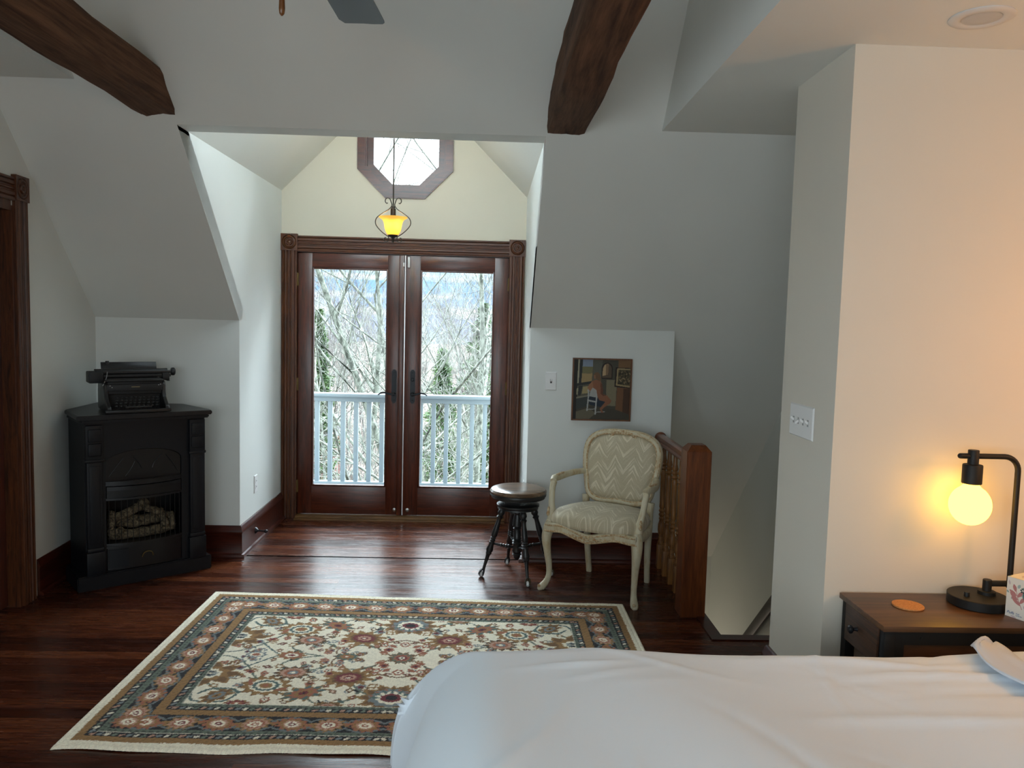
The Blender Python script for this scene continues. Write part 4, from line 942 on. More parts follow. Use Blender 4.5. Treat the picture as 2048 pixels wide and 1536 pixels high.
m_log, t, p = base('ceramic_log', srgb(118, 104, 82), .9); v = coords(t, (1, 1, 1)); n1 = noise(t, v, 38, 6, .7, 1.5); rr_ = ramp(t, [(.38, srgb(44, 38, 30)), (.66, srgb(138, 124, 98))]); t.links.new(n1, rr_.inputs[0]); t.links.new(rr_.outputs[0], p.inputs['Base Color']); bump(t, p, n1, .8, .01)
rnd = random.Random(4)
def log(p_, q_, r_, nm):
    bm = B(); n = 10; pts = []; rad = []
    for i in range(n + 1):
        t_ = i / n; v_ = Vector(p_).lerp(Vector(q_), t_) + Vector((rnd.uniform(-.004, .004), rnd.uniform(-.004, .004), .012 * math.sin(t_ * 3 + r_ * 99))); pts.append(v_); rad.append(r_ * (1 + rnd.uniform(-.13, .13)) * (.8 if i in (0, n) else 1))
    vs = tube(bm, pts, rad, 12)
    for v_ in vs: v_.co += Vector((rnd.uniform(-1, 1), rnd.uniform(-1, 1), rnd.uniform(-1, 1))) * .002
    obj(nm, bm, m_log, fp, sharp=80)
log((ox0 + .03, .10, .265), (ox1 - .02, .09, .285), .028, 'log'); log((ox0 + .06, .15, .34), (ox1 - .09, .12, .335), .034, 'log')
log((ox0 + .05, .10, .355), (xm + .05, .13, .445), .026, 'log'); log((xm - .01, .10, .38), (xm + .02, .13, .46), .022, 'log'); log((xm + .02, .06, .405), (ox1 - .03, .12, .345), .022, 'log')
log((ox0 + .03, .05, .27), (ox0 + .05, .09, .42), .020, 'log'); log((ox1 - .08, .05, .285), (ox1 - .10, .10, .405), .021, 'log'); log((ox1 - .04, .05, .27), (ox1 - .035, .10, .37), .018, 'log'); log((ox0 + .06, .04, .285), (ox0 + .10, .10, .31), .022, 'log')
# ---------------------------------------------------------------- typewriter
M_TW, _, _ = base('black_enamel', (.010, .010, .011), .35, spec=.5)
M_TW2, _, _ = base('black_crackle', (.008, .008, .009), .6)
M_KEY, _, _ = base('key_glass', (.05, .05, .05), .2)
tw = thing('typewriter', 'old black manual typewriter standing on the fireplace mantel', 'typewriter', (-2.060, 4.595, .982), FA - .10)
# local frame: x along the front, -y to the viewer
def side_prof():  # outline of the housing seen from the side: (y, z)
    return [(-.165, .006), (-.170, .020), (-.160, .040), (-.120, .060), (-.085, .085), (-.072, .120), (-.070, .155), (-.055, .172), (.00, .178), (.09, .176), (.135, .160), (.150, .120), (.150, .006)]
b = B()
for s in (-1, 1):
    prism(b, side_prof(), [], lambda a_, z_: (s * .162, a_, z_), (-s * .022, 0, 0))
bmesh.ops.bevel(b, geom=list(b.edges), offset=.003, segments=1, affect='EDGES')
# flared feet of the side walls
box(b, -.172, .172, -.176, -.150, .004, .024, .008)
obj('side_housing', b, M_TW, tw)
b = B(); box(b, -.145, .145, -.068, .145, .10, .176, .008); box(b, -.150, .150, -.075, -.062, .118, .160, .006); box(b, -.145, .145, -.02, .145, .01, .11); obj('front_cover', b, M_TW2, tw)
b = B(); box(b, -.155, .155, -.085, .10, .172, .187, .010); obj('ribbon_cover', b, M_TW2, tw)
b = B()
for r_ in range(4):
    for k in range(10):
        x_ = -.112 + k * .0235 + r_ * .006; y_ = -.138 + r_ * .021; z_ = .040 + r_ * .014
        lathe(b, [(.0078, 0), (.0085, .003), (.007, .0045), (0, .005)], 10, Matrix.Translation((x_, y_, z_))); rod(b, (x_, y_, z_), (x_, y_ + .03, .02), .0015, 4)
box(b, -.07, .07, -.163, -.152, .034, .040, .003)
obj('keys', b, M_KEY, tw); 
b = B(); box(b, -.22, .215, .03, .125, .190, .207, .004); box(b, -.225, -.150, .015, .13, .160, .225, .006); box(b, .165, .205, .02, .12, .170, .215, .006)
for i in range(6): lathe(b, [(.007, 0), (.007, .006)], 8, Matrix.Translation((.20, .03 + i * .015, .165)))
obj('carriage', b, M_TW2, tw)
b = B(); lathe(b, [(.0, -.19), (.021, -.19), (.021, .20), (.009, .201), (.009, .222), (.022, .224), (.024, .230), (.024, .240), (.018, .246), (0, .247)], 24, Matrix.Translation((0, .07, .218)) @ Matrix.Rotation(PI / 2, 4, 'Y')); obj('platen', b, M_TW, tw)
b = B()
T = Matrix.Translation((0, .105, .232)) @ Matrix.Rotation(R(-22), 4, 'X'); box(b, -.150, .150, -.003, .003, 0, .046, .002, mat=T); box(b, -.125, -.105, -.008, .006, .03, .052, .003, mat=T); obj('paper_table', b, M_TW, tw)
b = B(); tube(b, spline([(-.135, -.01, .224), (-.140, -.035, .214), (-.148, -.05, .19), (-.158, -.055, .165), (-.166, -.055, .150)], 5), [.004] * 20 + [.006], 8, flat=(1, .6)); obj('return_lever', b, M_STEEL, tw)
M_LBL, _, _ = base('faded_gold', srgb(120, 108, 78), .5)
b = B(); box(b, -.022, .022, -.0758, -.0752, .140, .146); obj('name_plate', b, M_LBL, tw, smooth=False)
for x_, z_ in ((-.135, .15), (-.125, .140), (.12, .150), (.13, .154)):
    b = B(); box(b, x_, x_ + .006, -.077, -.074, z_, z_ + .003); obj('ribbon_switch', b, M_STEEL, tw, smooth=False)
nb = thing('paper_card', 'pale card lying flat under the left side of the typewriter', 'card', (-2.23, 4.60, .982), FA - .10)
b = B(); box(b, -.01, .10, -.095, .09, .0002, .0016); obj('card', b, paint('card_paper', srgb(150, 152, 160), .6, 0, 0), nb, smooth=False)

# ---------------------------------------------------------------- round piano stool
M_STB, _, _ = base('stool_black', (.011, .011, .012), .35, spec=.5)
m_st = wood('worn_stool_top', srgb(40, 24, 15), srgb(150, 118, 88), .3, axis='x', scale=5, coat=.5, coat_rough=.15)
M_CLAW, _, _ = base('brass_claw', srgb(90, 84, 70), .35, .8)
M_GBALL, _, _ = base('glass_ball', (.75, .78, .78), .08, 0, .8)
so = thing('piano_stool', 'round swivel wooden stool with black turned legs and claw feet beside the armchair', 'stool', (.200, 4.70, 0), R(8))
b = B(); lathe(b, [(0, .548), (.10, .549), (.145, .547), (.165, .540), (.173, .528), (.172, .520)], 56); obj('seat', b, m_st, so)
b = B(); lathe(b, [(.172, .520), (.170, .514), (.172, .508), (.170, .500), (.166, .497), (.164, .488), (.15, .484), (0, .484)], 56); obj('seat_rim', b, M_STB, so)
b = B(); lathe(b, [(0, .45), (.012, .452), (.0125, .460), (.026, .470), (.02, .478), (.012, .486)], 20); lathe(b, [(.0085, .42), (.0085, .48)], 14); obj('screw', b, M_STB, so)
b = B(); lathe(b, [(0, .452), (.085, .452), (.0865, .4505), (.088, .452), (.122, .451), (.130, .446), (.130, .436), (.122, .428), (.124, .420), (.10, .414), (0, .414)], 48); obj('lower_plate', b, M_STB, so)
b = B(); lathe(b, [(.026, .415), (.028, .39), (.022, .38), (.030, .34), (.032, .31), (.022, .30), (.027, .295), (.022, .29), (.024, .24), (.028, .232), (.022, .225), (.030, .218), (.024, .21), (.031, .203), (.026, .19), (.030, .15), (.024, .14), (.030, .132), (.022, .125), (.022, .115), (.012, .100), (0, .098)], 24); obj('center_column', b, M_STB, so)
LP = [(.014, 0), (.02, .015), (.022, .03), (.014, .045), (.021, .055), (.014, .066), (.0135, .08), (.018, .13), (.019, .17), (.014, .18), (.018, .187), (.014, .194), (.018, .201), (.014, .208), (.018, .215), (.015, .23), (.022, .26), (.017, .275), (.020, .282), (.014, .29), (.012, .30), (.009, .36), (.0095, .385)]
for k, (fx, fy) in enumerate(((-.208, -.037), (.051, -.172), (-.05, .208), (.207, .0))):
    dv = Vector((fx, fy)).normalized(); dv = Matrix.Rotation(-R(8), 2) @ dv
    top_ = Vector((dv.x * .095, dv.y * .095, .420)); bot = Vector((dv.x * .205, dv.y * .205, .045))
    b = B(); L = (bot - top_).length; lathe(b, [(r_, z_ * L / .385) for r_, z_ in LP], 18, align(top_, bot)); lg = obj('leg', b, M_STB, so)
    b = B(); foot_ = bot + Vector((dv.x * .012, dv.y * .012, -.022)); 
    for j in range(4):
        a_ = j * PI / 2 + .5; o2 = Vector((math.cos(a_), math.sin(a_), 0))
        tube(b, spline([bot + Vector((0, 0, .005)), bot + o2 * .013 + Vector((dv.x * .006, dv.y * .006, -.006)), foot_ + o2 * .018, foot_ + o2 * .011 + Vector((0, 0, -.017))], 4), [.006] * 6 + [.005] * 4 + [.003] * 3, 6)
    obj('claw', b, M_CLAW if k % 2 else M_IRON, lg)
    b = B(); uvsphere(b, (foot_.x, foot_.y, .0165), .0165, n=16, m=10); obj('glass_ball', b, M_GBALL, lg)
    b = B(); pA = Vector((dv.x * .02, dv.y * .02, .175)); pB = Vector((dv.x * .158, dv.y * .158, .205)); L = (pB - pA).length
    lathe(b, [(.007, 0), (.008, .02), (.013, .035), (.008, .042), (.012, .05), (.008, .058), (.012, .066), (.008, .074), (.012, .082), (.008, .09), (.007, L)], 12, align(pA, pB)); obj('stretcher', b, M_STB, so)

# ---------------------------------------------------------------- armchair
def fabric_mat(name, seat):
    m, t, p = base(name, srgb(196, 184, 158), .55, sheen=.25, spec=.35)
    v = coords(t); sx = N(t, 'ShaderNodeSeparateXYZ'); t.links.new(v, sx.inputs[0])
    def mth(op, a_, c_=None, v2=None):
        n_ = N(t, 'ShaderNodeMath', operation=op); t.links.new(a_, n_.inputs[0])
        if c_ is not None: t.links.new(c_, n_.inputs[1])
        if v2 is not None: n_.inputs[1].default_value = v2
        return n_.outputs[0]
    u_ = sx.outputs['X']; w_ = sx.outputs['Y'] if seat else sx.outputs['Z']
    warp = noise(t, v, 7, 2); wz = mth('MULTIPLY', warp, v2=.05); u2 = mth('ADD', u_, wz)
    ph = mth('MULTIPLY', u2, v2=1 / .115); pp_ = mth('PINGPONG', ph, v2=.5)   # 0..0.5 zigzag across
    z2 = mth('MULTIPLY', pp_, v2=.16); zz = mth('ADD', w_, z2)
    n2 = N(t, 'ShaderNodeTexNoise'); n2.inputs['Scale'].default_value = 1.0; n2.inputs['Detail'].default_value = 3
    cb = N(t, 'ShaderNodeCombineXYZ'); t.links.new(mth('MULTIPLY', u_, v2=9), cb.inputs[0]); t.links.new(mth('MULTIPLY', zz, v2=46), cb.inputs[1]); t.links.new(cb.outputs[0], n2.inputs['Vector'])
    r = ramp(t, [(.46, srgb(190, 178, 150)), (.55, srgb(200, 189, 162)), (.60, srgb(222, 212, 188))]); t.links.new(n2.outputs[0], r.inputs[0])
    fine = noise(t, coords(t, (1, 1, .15) if not seat else (1, .15, 1)), 420, 2)
    mx = N(t, 'ShaderNodeMixRGB', blend_type='MULTIPLY'); mx.inputs[0].default_value = .3
    rr_ = ramp(t, [(.3, (.6, .6, .6)), (.6, (1, 1, 1))]); t.links.new(fine, rr_.inputs[0]); t.links.new(r.outputs[0], mx.inputs[1]); t.links.new(rr_.outputs[0], mx.inputs[2])
    t.links.new(mx.outputs[0], p.inputs['Base Color']); return m
M_FABB = fabric_mat('moire_back', False); M_FABS = fabric_mat('moire_seat', True)
m_cf, t, p = base('limed_wood', srgb(205, 196, 168), .5); v = coords(t, (1, 1, .35)); n1 = noise(t, v, 26, 4, .6, .6)
rr_ = ramp(t, [(.45, srgb(204, 196, 170)), (.62, srgb(192, 176, 142)), (.75, srgb(170, 134, 92))]); t.links.new(n1, rr_.inputs[0]); t.links.new(rr_.outputs[0], p.inputs['Base Color']); bump(t, p, n1, .1, .002)
M_CF = m_cf
m_cw, t, p = base('worn_carving', srgb(176, 130, 84), .55); v = coords(t); n1 = noise(t, v, 90, 3); rr_ = ramp(t, [(.4, srgb(172, 136, 94)), (.62, srgb(206, 190, 156))]); t.links.new(n1, rr_.inputs[0]); t.links.new(rr_.outputs[0], p.inputs['Base Color'])
M_CARVE = m_cw
CA = math.atan2(-.293, .483)
ch = thing('armchair', 'cream carved wooden armchair with moire fabric seat and oval back by the knee wall', 'armchair', (.5875, 4.31, 0), CA)
ZS = .375   # seat rail height
def moulded(bm, pts, r, n=12, flat=(1, 1), upv=None, closed=False):
    tube(bm, pts, r, n, closed=closed, flat=flat, upv=upv, sq=.35)
# front cabriole legs
for s in (-1, 1):
    b = B()
    c_ = [(s * .262, .045, .40, .027), (s * .272, .035, .355, .031), (s * .278, .022, .30, .027), (s * .272, .028, .22, .0205), (s * .264, .040, .13, .0165), (s * .264, .036, .075, .0155), (s * .272, .020, .040, .018), (s * .283, .000, .020, .021), (s * .290, -.012, .008, .019), (s * .290, -.012, 0, .014)]
    sp = spline(c_, 5); moulded(b, [q_[:3] for q_ in sp], [q_[3] for q_ in sp], 14, upv=(s, -1, 0)); lg = obj('front_leg', b, M_CF, ch, sharp=60)
    b = B(); uvsphere(b, (s * .278, .010, .335), .012, .010, .028); uvsphere(b, (s * .282, .004, .30), .009, .008, .02)
    for j in range(4): uvsphere(b, (s * (.274 + .004 * (j % 2)), .004, .375 - j * .03), .007, .006, .010)
    obj('knee_carving', b, M_CARVE, lg)
    b = B(); uvsphere(b, (s * .292, -.028, .026), .010, .006, .010); obj('toe_scroll', b, M_CARVE, lg)
# rear legs
for s in (-1, 1):
    b = B(); sp = spline([(s * .205, .415, .42, .022), (s * .20, .425, .30, .021), (s * .195, .435, .15, .018), (s * .190, .460, 0, .017)], 4)
    moulded(b, [q_[:3] for q_ in sp], [q_[3] for q_ in sp], 10, upv=(0, 1, 0)); obj('rear_leg', b, m_cf, ch, sharp=60)
# seat rail: serpentine front, sides, back
def rail_path(k=24):
    pts = []
    for i in range(k + 1):
        u_ = -1 + 2 * i / k; pts.append((u_ * .275, .012 - .035 * (1 - u_ * u_), ZS - .006 - .022 * math.exp(-(u_ / .28) ** 2) + .012 * math.exp(-((abs(u_) - .62) / .2) ** 2)))
    return pts
b = B(); moulded(b, rail_path(), .026, 12, flat=(1.05, .62), upv=(0, 0, 1))
for s in (-1, 1): moulded(b, spline([(s * .272, .02, ZS), (s * .280, .15, ZS), (s * .250, .30, ZS), (s * .205, .425, ZS)], 5), .026, 10, flat=(1.05, .6), upv=(0, 0, 1))
moulded(b, [(-.205, .425, ZS), (.205, .425, ZS)], .025, 10, flat=(1, .6), upv=(0, 0, 1)); obj('seat_rail', b, M_CF, ch, sharp=60)
b = B()
pr_ = rail_path()
tube(b, [(x_, y_ - .014, z_ - .018) for x_, y_, z_ in pr_], .006, 8); tube(b, [(x_, y_ - .016, z_ + .016) for x_, y_, z_ in pr_], .005, 8); obj('rail_bead', b, M_CARVE, ch)
b = B(); rnd = random.Random(7)
for i in range(-5, 6):
    uvsphere(b, (i * .013, -.042 - .001 * abs(i), ZS - .026 + .004 * math.sin(i * 2) + .0012 * abs(i)), .009, .006, .009 - .0004 * abs(i))
for s in (-1, 1):
    tube(b, spline([(s * .06, -.038, ZS - .024), (s * .085, -.036, ZS - .016), (s * .10, -.034, ZS - .022), (s * .12, -.032, ZS - .010)], 4), .006, 6)
obj('apron_carving', b, M_CARVE, ch)
# seat cushion
b = B(); NR_, NA = 14, 64
def seat_out(a_):
    # outline: wide front, narrower back, rounded corners
    c_, s_ = math.cos(a_), math.sin(a_); e = .42
    x_ = math.copysign(abs(c_) ** e, c_); y_ = math.copysign(abs(s_) ** e, s_)
    yy = .212 + y_ * .215; wx = .272 - .055 * max(0, (yy - .15) / .28) ; return x_ * wx, yy + (-.030 * (1 - x_ * x_) if y_ < 0 else 0) * abs(y_)
rings = []
for (f, z_) in ((1.0, ZS + .016), (1.018, ZS + .035), (1.012, ZS + .058), (.985, ZS + .076), (.93, ZS + .090), (.82, ZS + .102), (.66, ZS + .112), (.45, ZS + .120), (.22, ZS + .124)):
    ring = []
    for i in range(NA):
        x_, y_ = seat_out(2 * PI * i / NA); ring.append(b.verts.new((x_ * f, .212 + (y_ - .212) * f, z_ - .012 * max(0, (y_ - .2) / .2) * f)))
    rings.append(ring)
cv = b.verts.new((0, .212, ZS + .125))
for a_, c_ in zip(rings, rings[1:]):
    for i in range(NA): b.faces.new((a_[i], a_[(i + 1) % NA], c_[(i + 1) % NA], c_[i]))
for i in range(NA): b.faces.new((rings[-1][i], rings[-1][(i + 1) % NA], cv))
b.faces.new(rings[0][::-1]); obj('seat_cushion', b, M_FABS, ch, sharp=80)
# back: cartouche outline in its own tilted plane
TB = Matrix.Translation((0, .405, .43)) @ Matrix.Rotation(R(-11), 4, 'X')
def back_out(a_, f=1.0):
    c_, s_ = math.cos(a_), math.sin(a_); e = .52
    x_ = math.copysign(abs(c_) ** e, c_); z_ = math.copysign(abs(s_) ** e, s_)
    w = .232 + .016 * z_ - .012 * math.exp(-((z_ + .45) / .3) ** 2)
    zz = .246 + z_ * .206 + (.020 * (1 - x_ * x_) if s_ > 0 else .014 * (1 - abs(x_)) ** 1.5) * abs(z_)
    return x_ * w * f, .246 + (zz - .246) * f
outl = [back_out(2 * PI * i / 72) for i in range(72)]
b = B()
tube(b, [(x_, 0, z_) for x_, z_ in outl], .021, 12, closed=True, sq=.3, flat=(1.15, .95), upv=(0, 1, 0))
for s in (-1, 1): tube(b, spline([(s * .205, .01, -.045, .021), (s * .207, .004, .02, .022), (s * .212, .0, .07, .018)], 4), [.022] * 9, 10, sq=.3)
bmesh.ops.transform(b, matrix=TB, verts=b.verts); bf = obj('back_frame', b, M_CF, ch, sharp=60)
b = B()
tube(b, [(x_ * 1.035, -.017, .246 + (z_ - .246) * 1.035) for x_, z_ in outl], .006, 8, closed=True); tube(b, [(x_ * .955, -.018, .246 + (z_ - .246) * .955) for x_, z_ in outl], .0055, 8, closed=True)
bmesh.ops.transform(b, matrix=TB, verts=b.verts); obj('frame_bead', b, M_CARVE, bf)
b = B()
for i in range(-6, 7): uvsphere(b, (i * .013, -.021, .246 + .226 - .0007 * i * i + .004 * math.cos(i * 1.7)), .0095, .007, .0085)
for s in (-1, 1): tube(b, spline([(s * .08, -.018, .464), (s * .095, -.020, .472), (s * .11, -.018, .460), (s * .125, -.018, .462)], 4), .005, 6)
bmesh.ops.transform(b, matrix=TB, verts=b.verts); obj('crest_carving', b, M_CARVE, bf)
for nm, sg in (('back_pad', -1), ('back_lining', 1)):
    b = B(); rings = []
    for f, d_ in ((.93, .010), (.90, .022), (.84, .030), (.72, .037), (.5, .043), (.25, .046)):
        rings.append([b.verts.new((back_out(2 * PI * i / 72, f)[0], sg * d_ * (1 if sg < 0 else .4), back_out(2 * PI * i / 72, f)[1])) for i in range(72)])
    cv = b.verts.new((0, sg * .047 * (1 if sg < 0 else .4), .246))
    for a_, c_ in zip(rings, rings[1:]):
        for i in range(72): b.faces.new((a_[i], a_[(i + 1) % 72], c_[(i + 1) % 72], c_[i]))
    for i in range(72): b.faces.new((rings[-1][i], rings[-1][(i + 1) % 72], cv))
    bmesh.ops.transform(b, matrix=TB, verts=b.verts); obj(nm, b, M_FABB, ch, sharp=80)
# arms
for s in (-1, 1):
    b = B()
    sp = spline([(s * .232, .425, .640, .017), (s * .262, .36, .640, .018), (s * .288, .27, .634, .0195), (s * .296, .19, .630, .020), (s * .292, .135, .634, .0195), (s * .284, .105, .622, .019)], 6)
    moulded(b, [q_[:3] for q_ in sp], [q_[3] for q_ in sp], 12, upv=(0, 0, 1)); arm = obj('arm_rest', b, M_CF, ch, sharp=60)
    b = B(); 
    sp = spline([(s * .287, .118, .618, .019), (s * .287, .100, .575, .0165), (s * .280, .082, .50, .0175), (s * .270, .070, .44, .022), (s * .268, .058, .395, .026)], 6)
    moulded(b, [q_[:3] for q_ in sp], [q_[3] for q_ in sp], 12, upv=(s, 0, 0)); obj('arm_support', b, M_CF, ch, sharp=60)
    b = B(); uvsphere(b, (s * .293, .23, .648), .013, .05, .008); uvsphere(b, (s * .288, .17, .650), .012, .02, .007)
    obj('arm_carving', b, M_CARVE, arm)
    b = B(); uvsphere(b, (s * .284, .047, .44), .010, .010, .016); uvsphere(b, (s * .284, .052, .46), .008, .010, .02); obj('support_carving', b, M_CARVE, arm)

# ---------------------------------------------------------------- bedside table
ZN = .615
ns = thing('bedside_table', 'narrow rustic brown bedside table with black legs under the lamp', 'nightstand', (1.56, 2.54, 0))
M_NTOP = wood('rustic_top', srgb(36, 24, 17), srgb(120, 80, 48), .36, axis='x', scale=4, coarse=.5)
M_NSIDE = wood('rustic_side', srgb(34, 22, 15), srgb(98, 62, 38), .5, axis='y', scale=7)
M_NPAN = wood('rustic_panel', srgb(34, 20, 12), srgb(96, 56, 28), .5, axis='x', scale=5)
M_NBLK, _, _ = base('black_frame', (.006, .006, .0065), .6, spec=.3)
x0, x1, y0, y1 = 1.275, 1.875, 2.385, 2.700
b = B(); box(b, x0, x1, y0, y1, ZN - .019, ZN, .0015); obj('table_top', b, M_NTOP, ns, world=True)
for lx in (x0 + .010, x1 - .045):
    for ly in (y0 + .008, y1 - .043):
        b = B(); box(b, lx, lx + .035, ly, ly + .035, 0, ZN - .019, .002); obj('leg', b, M_NBLK, ns, world=True)
b = B(); box(b, x0 + .03, x1 - .03, y0 + .010, y0 + .028, ZN - .064, ZN - .0195); box(b, x0 + .03, x1 - .03, y0 + .010, y0 + .028, ZN - .19, ZN - .165); box(b, x0 + .04, x0 + .075, y0 + .0093, y0 + .0285, ZN - .1895, ZN - .0198); obj('side_frame', b, M_NBLK, ns, world=True)
b = B(); lathe(b, [(.0045, 0), (.0045, .003), (0, .0035)], 12, align((x0 + .13, y0 + .010, ZN - .042), (x0 + .13, y0, ZN - .042))); obj('screw_cap', b, M_NBLK, ns, world=True)
b = B(); box(b, x0 + .075, x1 - .05, y0 + .017, y0 + .024, ZN - .17, ZN - .06); obj('side_panel', b, M_NPAN, ns, world=True)
b = B(); box(b, x0 + .05, x1 - .05, y1 - .03, y1 - .02, ZN - .19, ZN - .02); obj('back_panel', b, M_NPAN, ns, world=True)
b = B(); box(b, x0 + .004, x0 + .020, y0 + .0445, y1 - .0455, ZN - .150, ZN - .022, .001); box(b, x0 + .02, x1 - .06, y0 + .05, y1 - .05, ZN - .14, ZN - .04); dw = obj('drawer', b, M_NSIDE, ns, world=True)
b = B(); yk = 2.565; lathe(b, [(.008, 0), (.006, .004), (.005, .012), (.010, .016), (.0145, .021), (.0145, .026), (.009, .031), (0, .032)], 20, align((x0 + .004, yk, ZN - .082), (x0 - .1, yk, ZN - .082))); obj('knob', b, M_IRON, dw, world=True)

# ---------------------------------------------------------------- lamp, coaster, tissue box
M_LB, _, _ = base('matt_black_metal', (.012, .011, .010), .55, .3)
lp = thing('table_lamp', 'matt black lamp with a large lit round bulb on the bedside table', 'lamp', (1.715, 2.600, ZN))
b = B(); lathe(b, [(0, 0), (.094, 0), (.096, .002), (.096, .030), (.094, .032), (0, .032)], 64, Matrix.Translation((1.715, 2.60, ZN + .0005))); obj('lamp_base', b, M_LB, lp, world=True)
b = B(); lathe(b, [(.009, 0), (.009, .014), (.008, .016), (0, .016)], 20, Matrix.Translation((1.665, 2.585, ZN + .032))); obj('dimmer_knob', b, M_LB, lp, world=True)
JX, JY = 1.752, 2.612; AX, AY = 1.822, 2.60
b = B(); lathe(b, [(.028, 0), (.028, .012), (.026, .013), (.0145, .013), (.0145, .050), (.013, .052), (0, .052)], 32, Matrix.Translation((JX, JY, ZN + .032)))
tube(b, [(JX, JY, ZN + .070), (AX, AY, ZN + .074)], .010, 12, sq=.3); obj('swivel_joint', b, M_LB, lp, world=True)
b = B(); ZA = 1.133; XB = 1.655
arm_pts = [(AX, AY, ZN + .060), (AX, AY, ZA - .05)] + [(AX - .05 + .05 * math.cos(a_), AY, ZA - .05 + .05 * math.sin(a_)) for a_ in [PI / 2 * i / 8 for i in range(1, 9)]] + [(1.618, AY, ZA)]
tube(b, arm_pts, .0095, 14, upv=(0, 1, 0)); uvsphere(b, (1.618, AY, ZA), .0095, n=14, m=8); obj('arm', b, M_LB, lp, world=True)
b = B(); T = Matrix.Translation((XB + .008, AY, 0))
lathe(b, [(0, 1.154), (.0165, 1.154), (.0175, 1.152), (.0175, 1.106), (.030, 1.104), (.0315, 1.101), (.0315, 1.040), (.030, 1.038), (0, 1.038)][::-1], 36, T); obj('socket', b, M_LB, lp, world=True)
m_bulb = bpy.data.materials.new('frosted_bulb'); m_bulb.use_nodes = True; t = m_bulb.node_tree; t.nodes.clear()
e_ = N(t, 'ShaderNodeEmission'); e_.inputs[1].default_value = 6.0; e_.inputs[0].default_value = (1.0, .50, .055, 1)
o_ = N(t, 'ShaderNodeOutputMaterial'); t.links.new(e_.outputs[0], o_.inputs[0])
BZ = .964; RB = .066
b = B(); prof = [(RB * math.sin(PI * i / 18), BZ - RB * math.cos(PI * i / 18) * 1.06) for i in range(0, 16)] + [(.026, BZ + .068), (.0225, BZ + .074), (.022, BZ + .083)]
lathe(b, prof, 48, T, cap=False); obj('bulb', b, m_bulb, lp, world=True)
co = thing('cork_coaster', 'round cork coaster on the bedside table', 'coaster', (1.452, 2.568, ZN))
m_cork, t, p = base('cork', srgb(196, 134, 78), .85); n1 = noise(t, coords(t), 260, 3); rr_ = ramp(t, [(.3, srgb(176, 116, 64)), (.65, srgb(208, 146, 88))]); t.links.new(n1, rr_.inputs[0]); t.links.new(rr_.outputs[0], p.inputs['Base Color'])
b = B(); lathe(b, [(0, 0), (.0495, 0), (.051, .0015), (.051, .0045), (.0495, .006), (0, .006)], 48, Matrix.Translation((1.452, 2.568, ZN + .0003))); obj('disc', b, m_cork, co, world=True)

TBX = thing('tissue_box', 'white cube tissue box with pink and green leaf print beside the lamp', 'tissue box', (1.745, 2.500, ZN), 0)
ax_ = Vector((.42, -.907, 0)).normalized(); bx_ = Vector((.907, .42, 0)).normalized(); SZ, HZT = .112, .133
m_tb = attr_mat('printed_card', .5, 0)
def leafshape(cv, cx, cy, L_, w_, a_, col):
    pts = []
    for i in range(13): u_ = i / 12; pts.append((u_, math.sin(PI * u_) ** .8))
    out_ = [(cx + (u_ * L_) * math.cos(a_) - (h_ * w_) * math.sin(a_), cy + (u_ * L_) * math.sin(a_) + (h_ * w_) * math.cos(a_)) for u_, h_ in pts] + [(cx + (u_ * L_) * math.cos(a_) + (h_ * w_) * math.sin(a_), cy + (u_ * L_) * math.sin(a_) - (h_ * w_) * math.cos(a_)) for u_, h_ in pts[::-1]]
    cv.poly(out_, np.array(srgb(*col)))
def print_face(seed, w, h, text=False):
    cv = Canvas(0, w, 0, h, .0009, srgb(232, 226, 216)); rn = random.Random(seed)
    for k in range(22):
        x_, y_ = rn.uniform(0, w), rn.uniform(0, h); leafshape(cv, x_, y_, rn.uniform(.012, .022), rn.uniform(.003, .005), rn.uniform(0, 6.3), rn.choice(((168, 184, 180), (196, 168, 168), (150, 170, 166), (206, 190, 192))))
    s_ = (190, 130, 128)
    cv.line([(.052, .036), (.04, .06), (.030, .095)], .0022, np.array(srgb(*s_)))
    for x_, y_, L_, a_ in ((.030, .088, .026, 1.9), (.034, .075, .030, 2.6), (.038, .062, .034, 2.5), (.048, .045, .040, 2.5), (.036, .072, .028, .95), (.044, .052, .034, 1.0)): leafshape(cv, x_, y_, L_, .0058, a_, s_)
    d_ = (52, 76, 72); leafshape(cv, .068, .06, .035, .007, 2.0, (88, 118, 112)); leafshape(cv, .070, .085, .03, .006, 2.2, (88, 118, 112)); leafshape(cv, .075, .005, .035, .007, 1.7, d_); leafshape(cv, .09, .02, .03, .006, 2.3, d_); leafshape(cv, .100, .05, .035, .007, 1.7, d_)
    for k in range(6): cv.ell(.052 + .006 * math.cos(k), .098 + .006 * math.sin(k), .0034, .0024, k, np.array(srgb(*d_)))
    leafshape(cv, .062, .034, .018, .006, .9, (186, 160, 170)); leafshape(cv, .064, .036, .018, .006, 1.7, (186, 160, 170))
    if text: cv.poly([(.002, .010), (.046, .004), (.046, .022), (.002, .026)], np.array(srgb(228, 224, 216)))
    return cv
def face_mesh(nm, cv, o_, ex, ey, off):
    n_ = ex.cross(ey).normalized(); Pm = np.zeros(cv.U.shape + (3,))
    for i in range(3): Pm[..., i] = o_[i] + ex[i] * cv.U + ey[i] * cv.V + n_[i] * off
    Pm -= np.array(TBX.location); return grid_mesh(nm, Pm, cv.C, m_tb, TBX, smooth=False)
o0 = Vector((1.745, 2.500, ZN + .0004)); up_ = Vector((0, 0, 1))
b = B(); cs = [o0, o0 + ax_ * SZ, o0 + ax_ * SZ + bx_ * SZ, o0 + bx_ * SZ]; vs0 = [b.verts.new(c_) for c_ in cs]; vs1 = [b.verts.new(c_ + up_ * HZT) for c_ in cs]
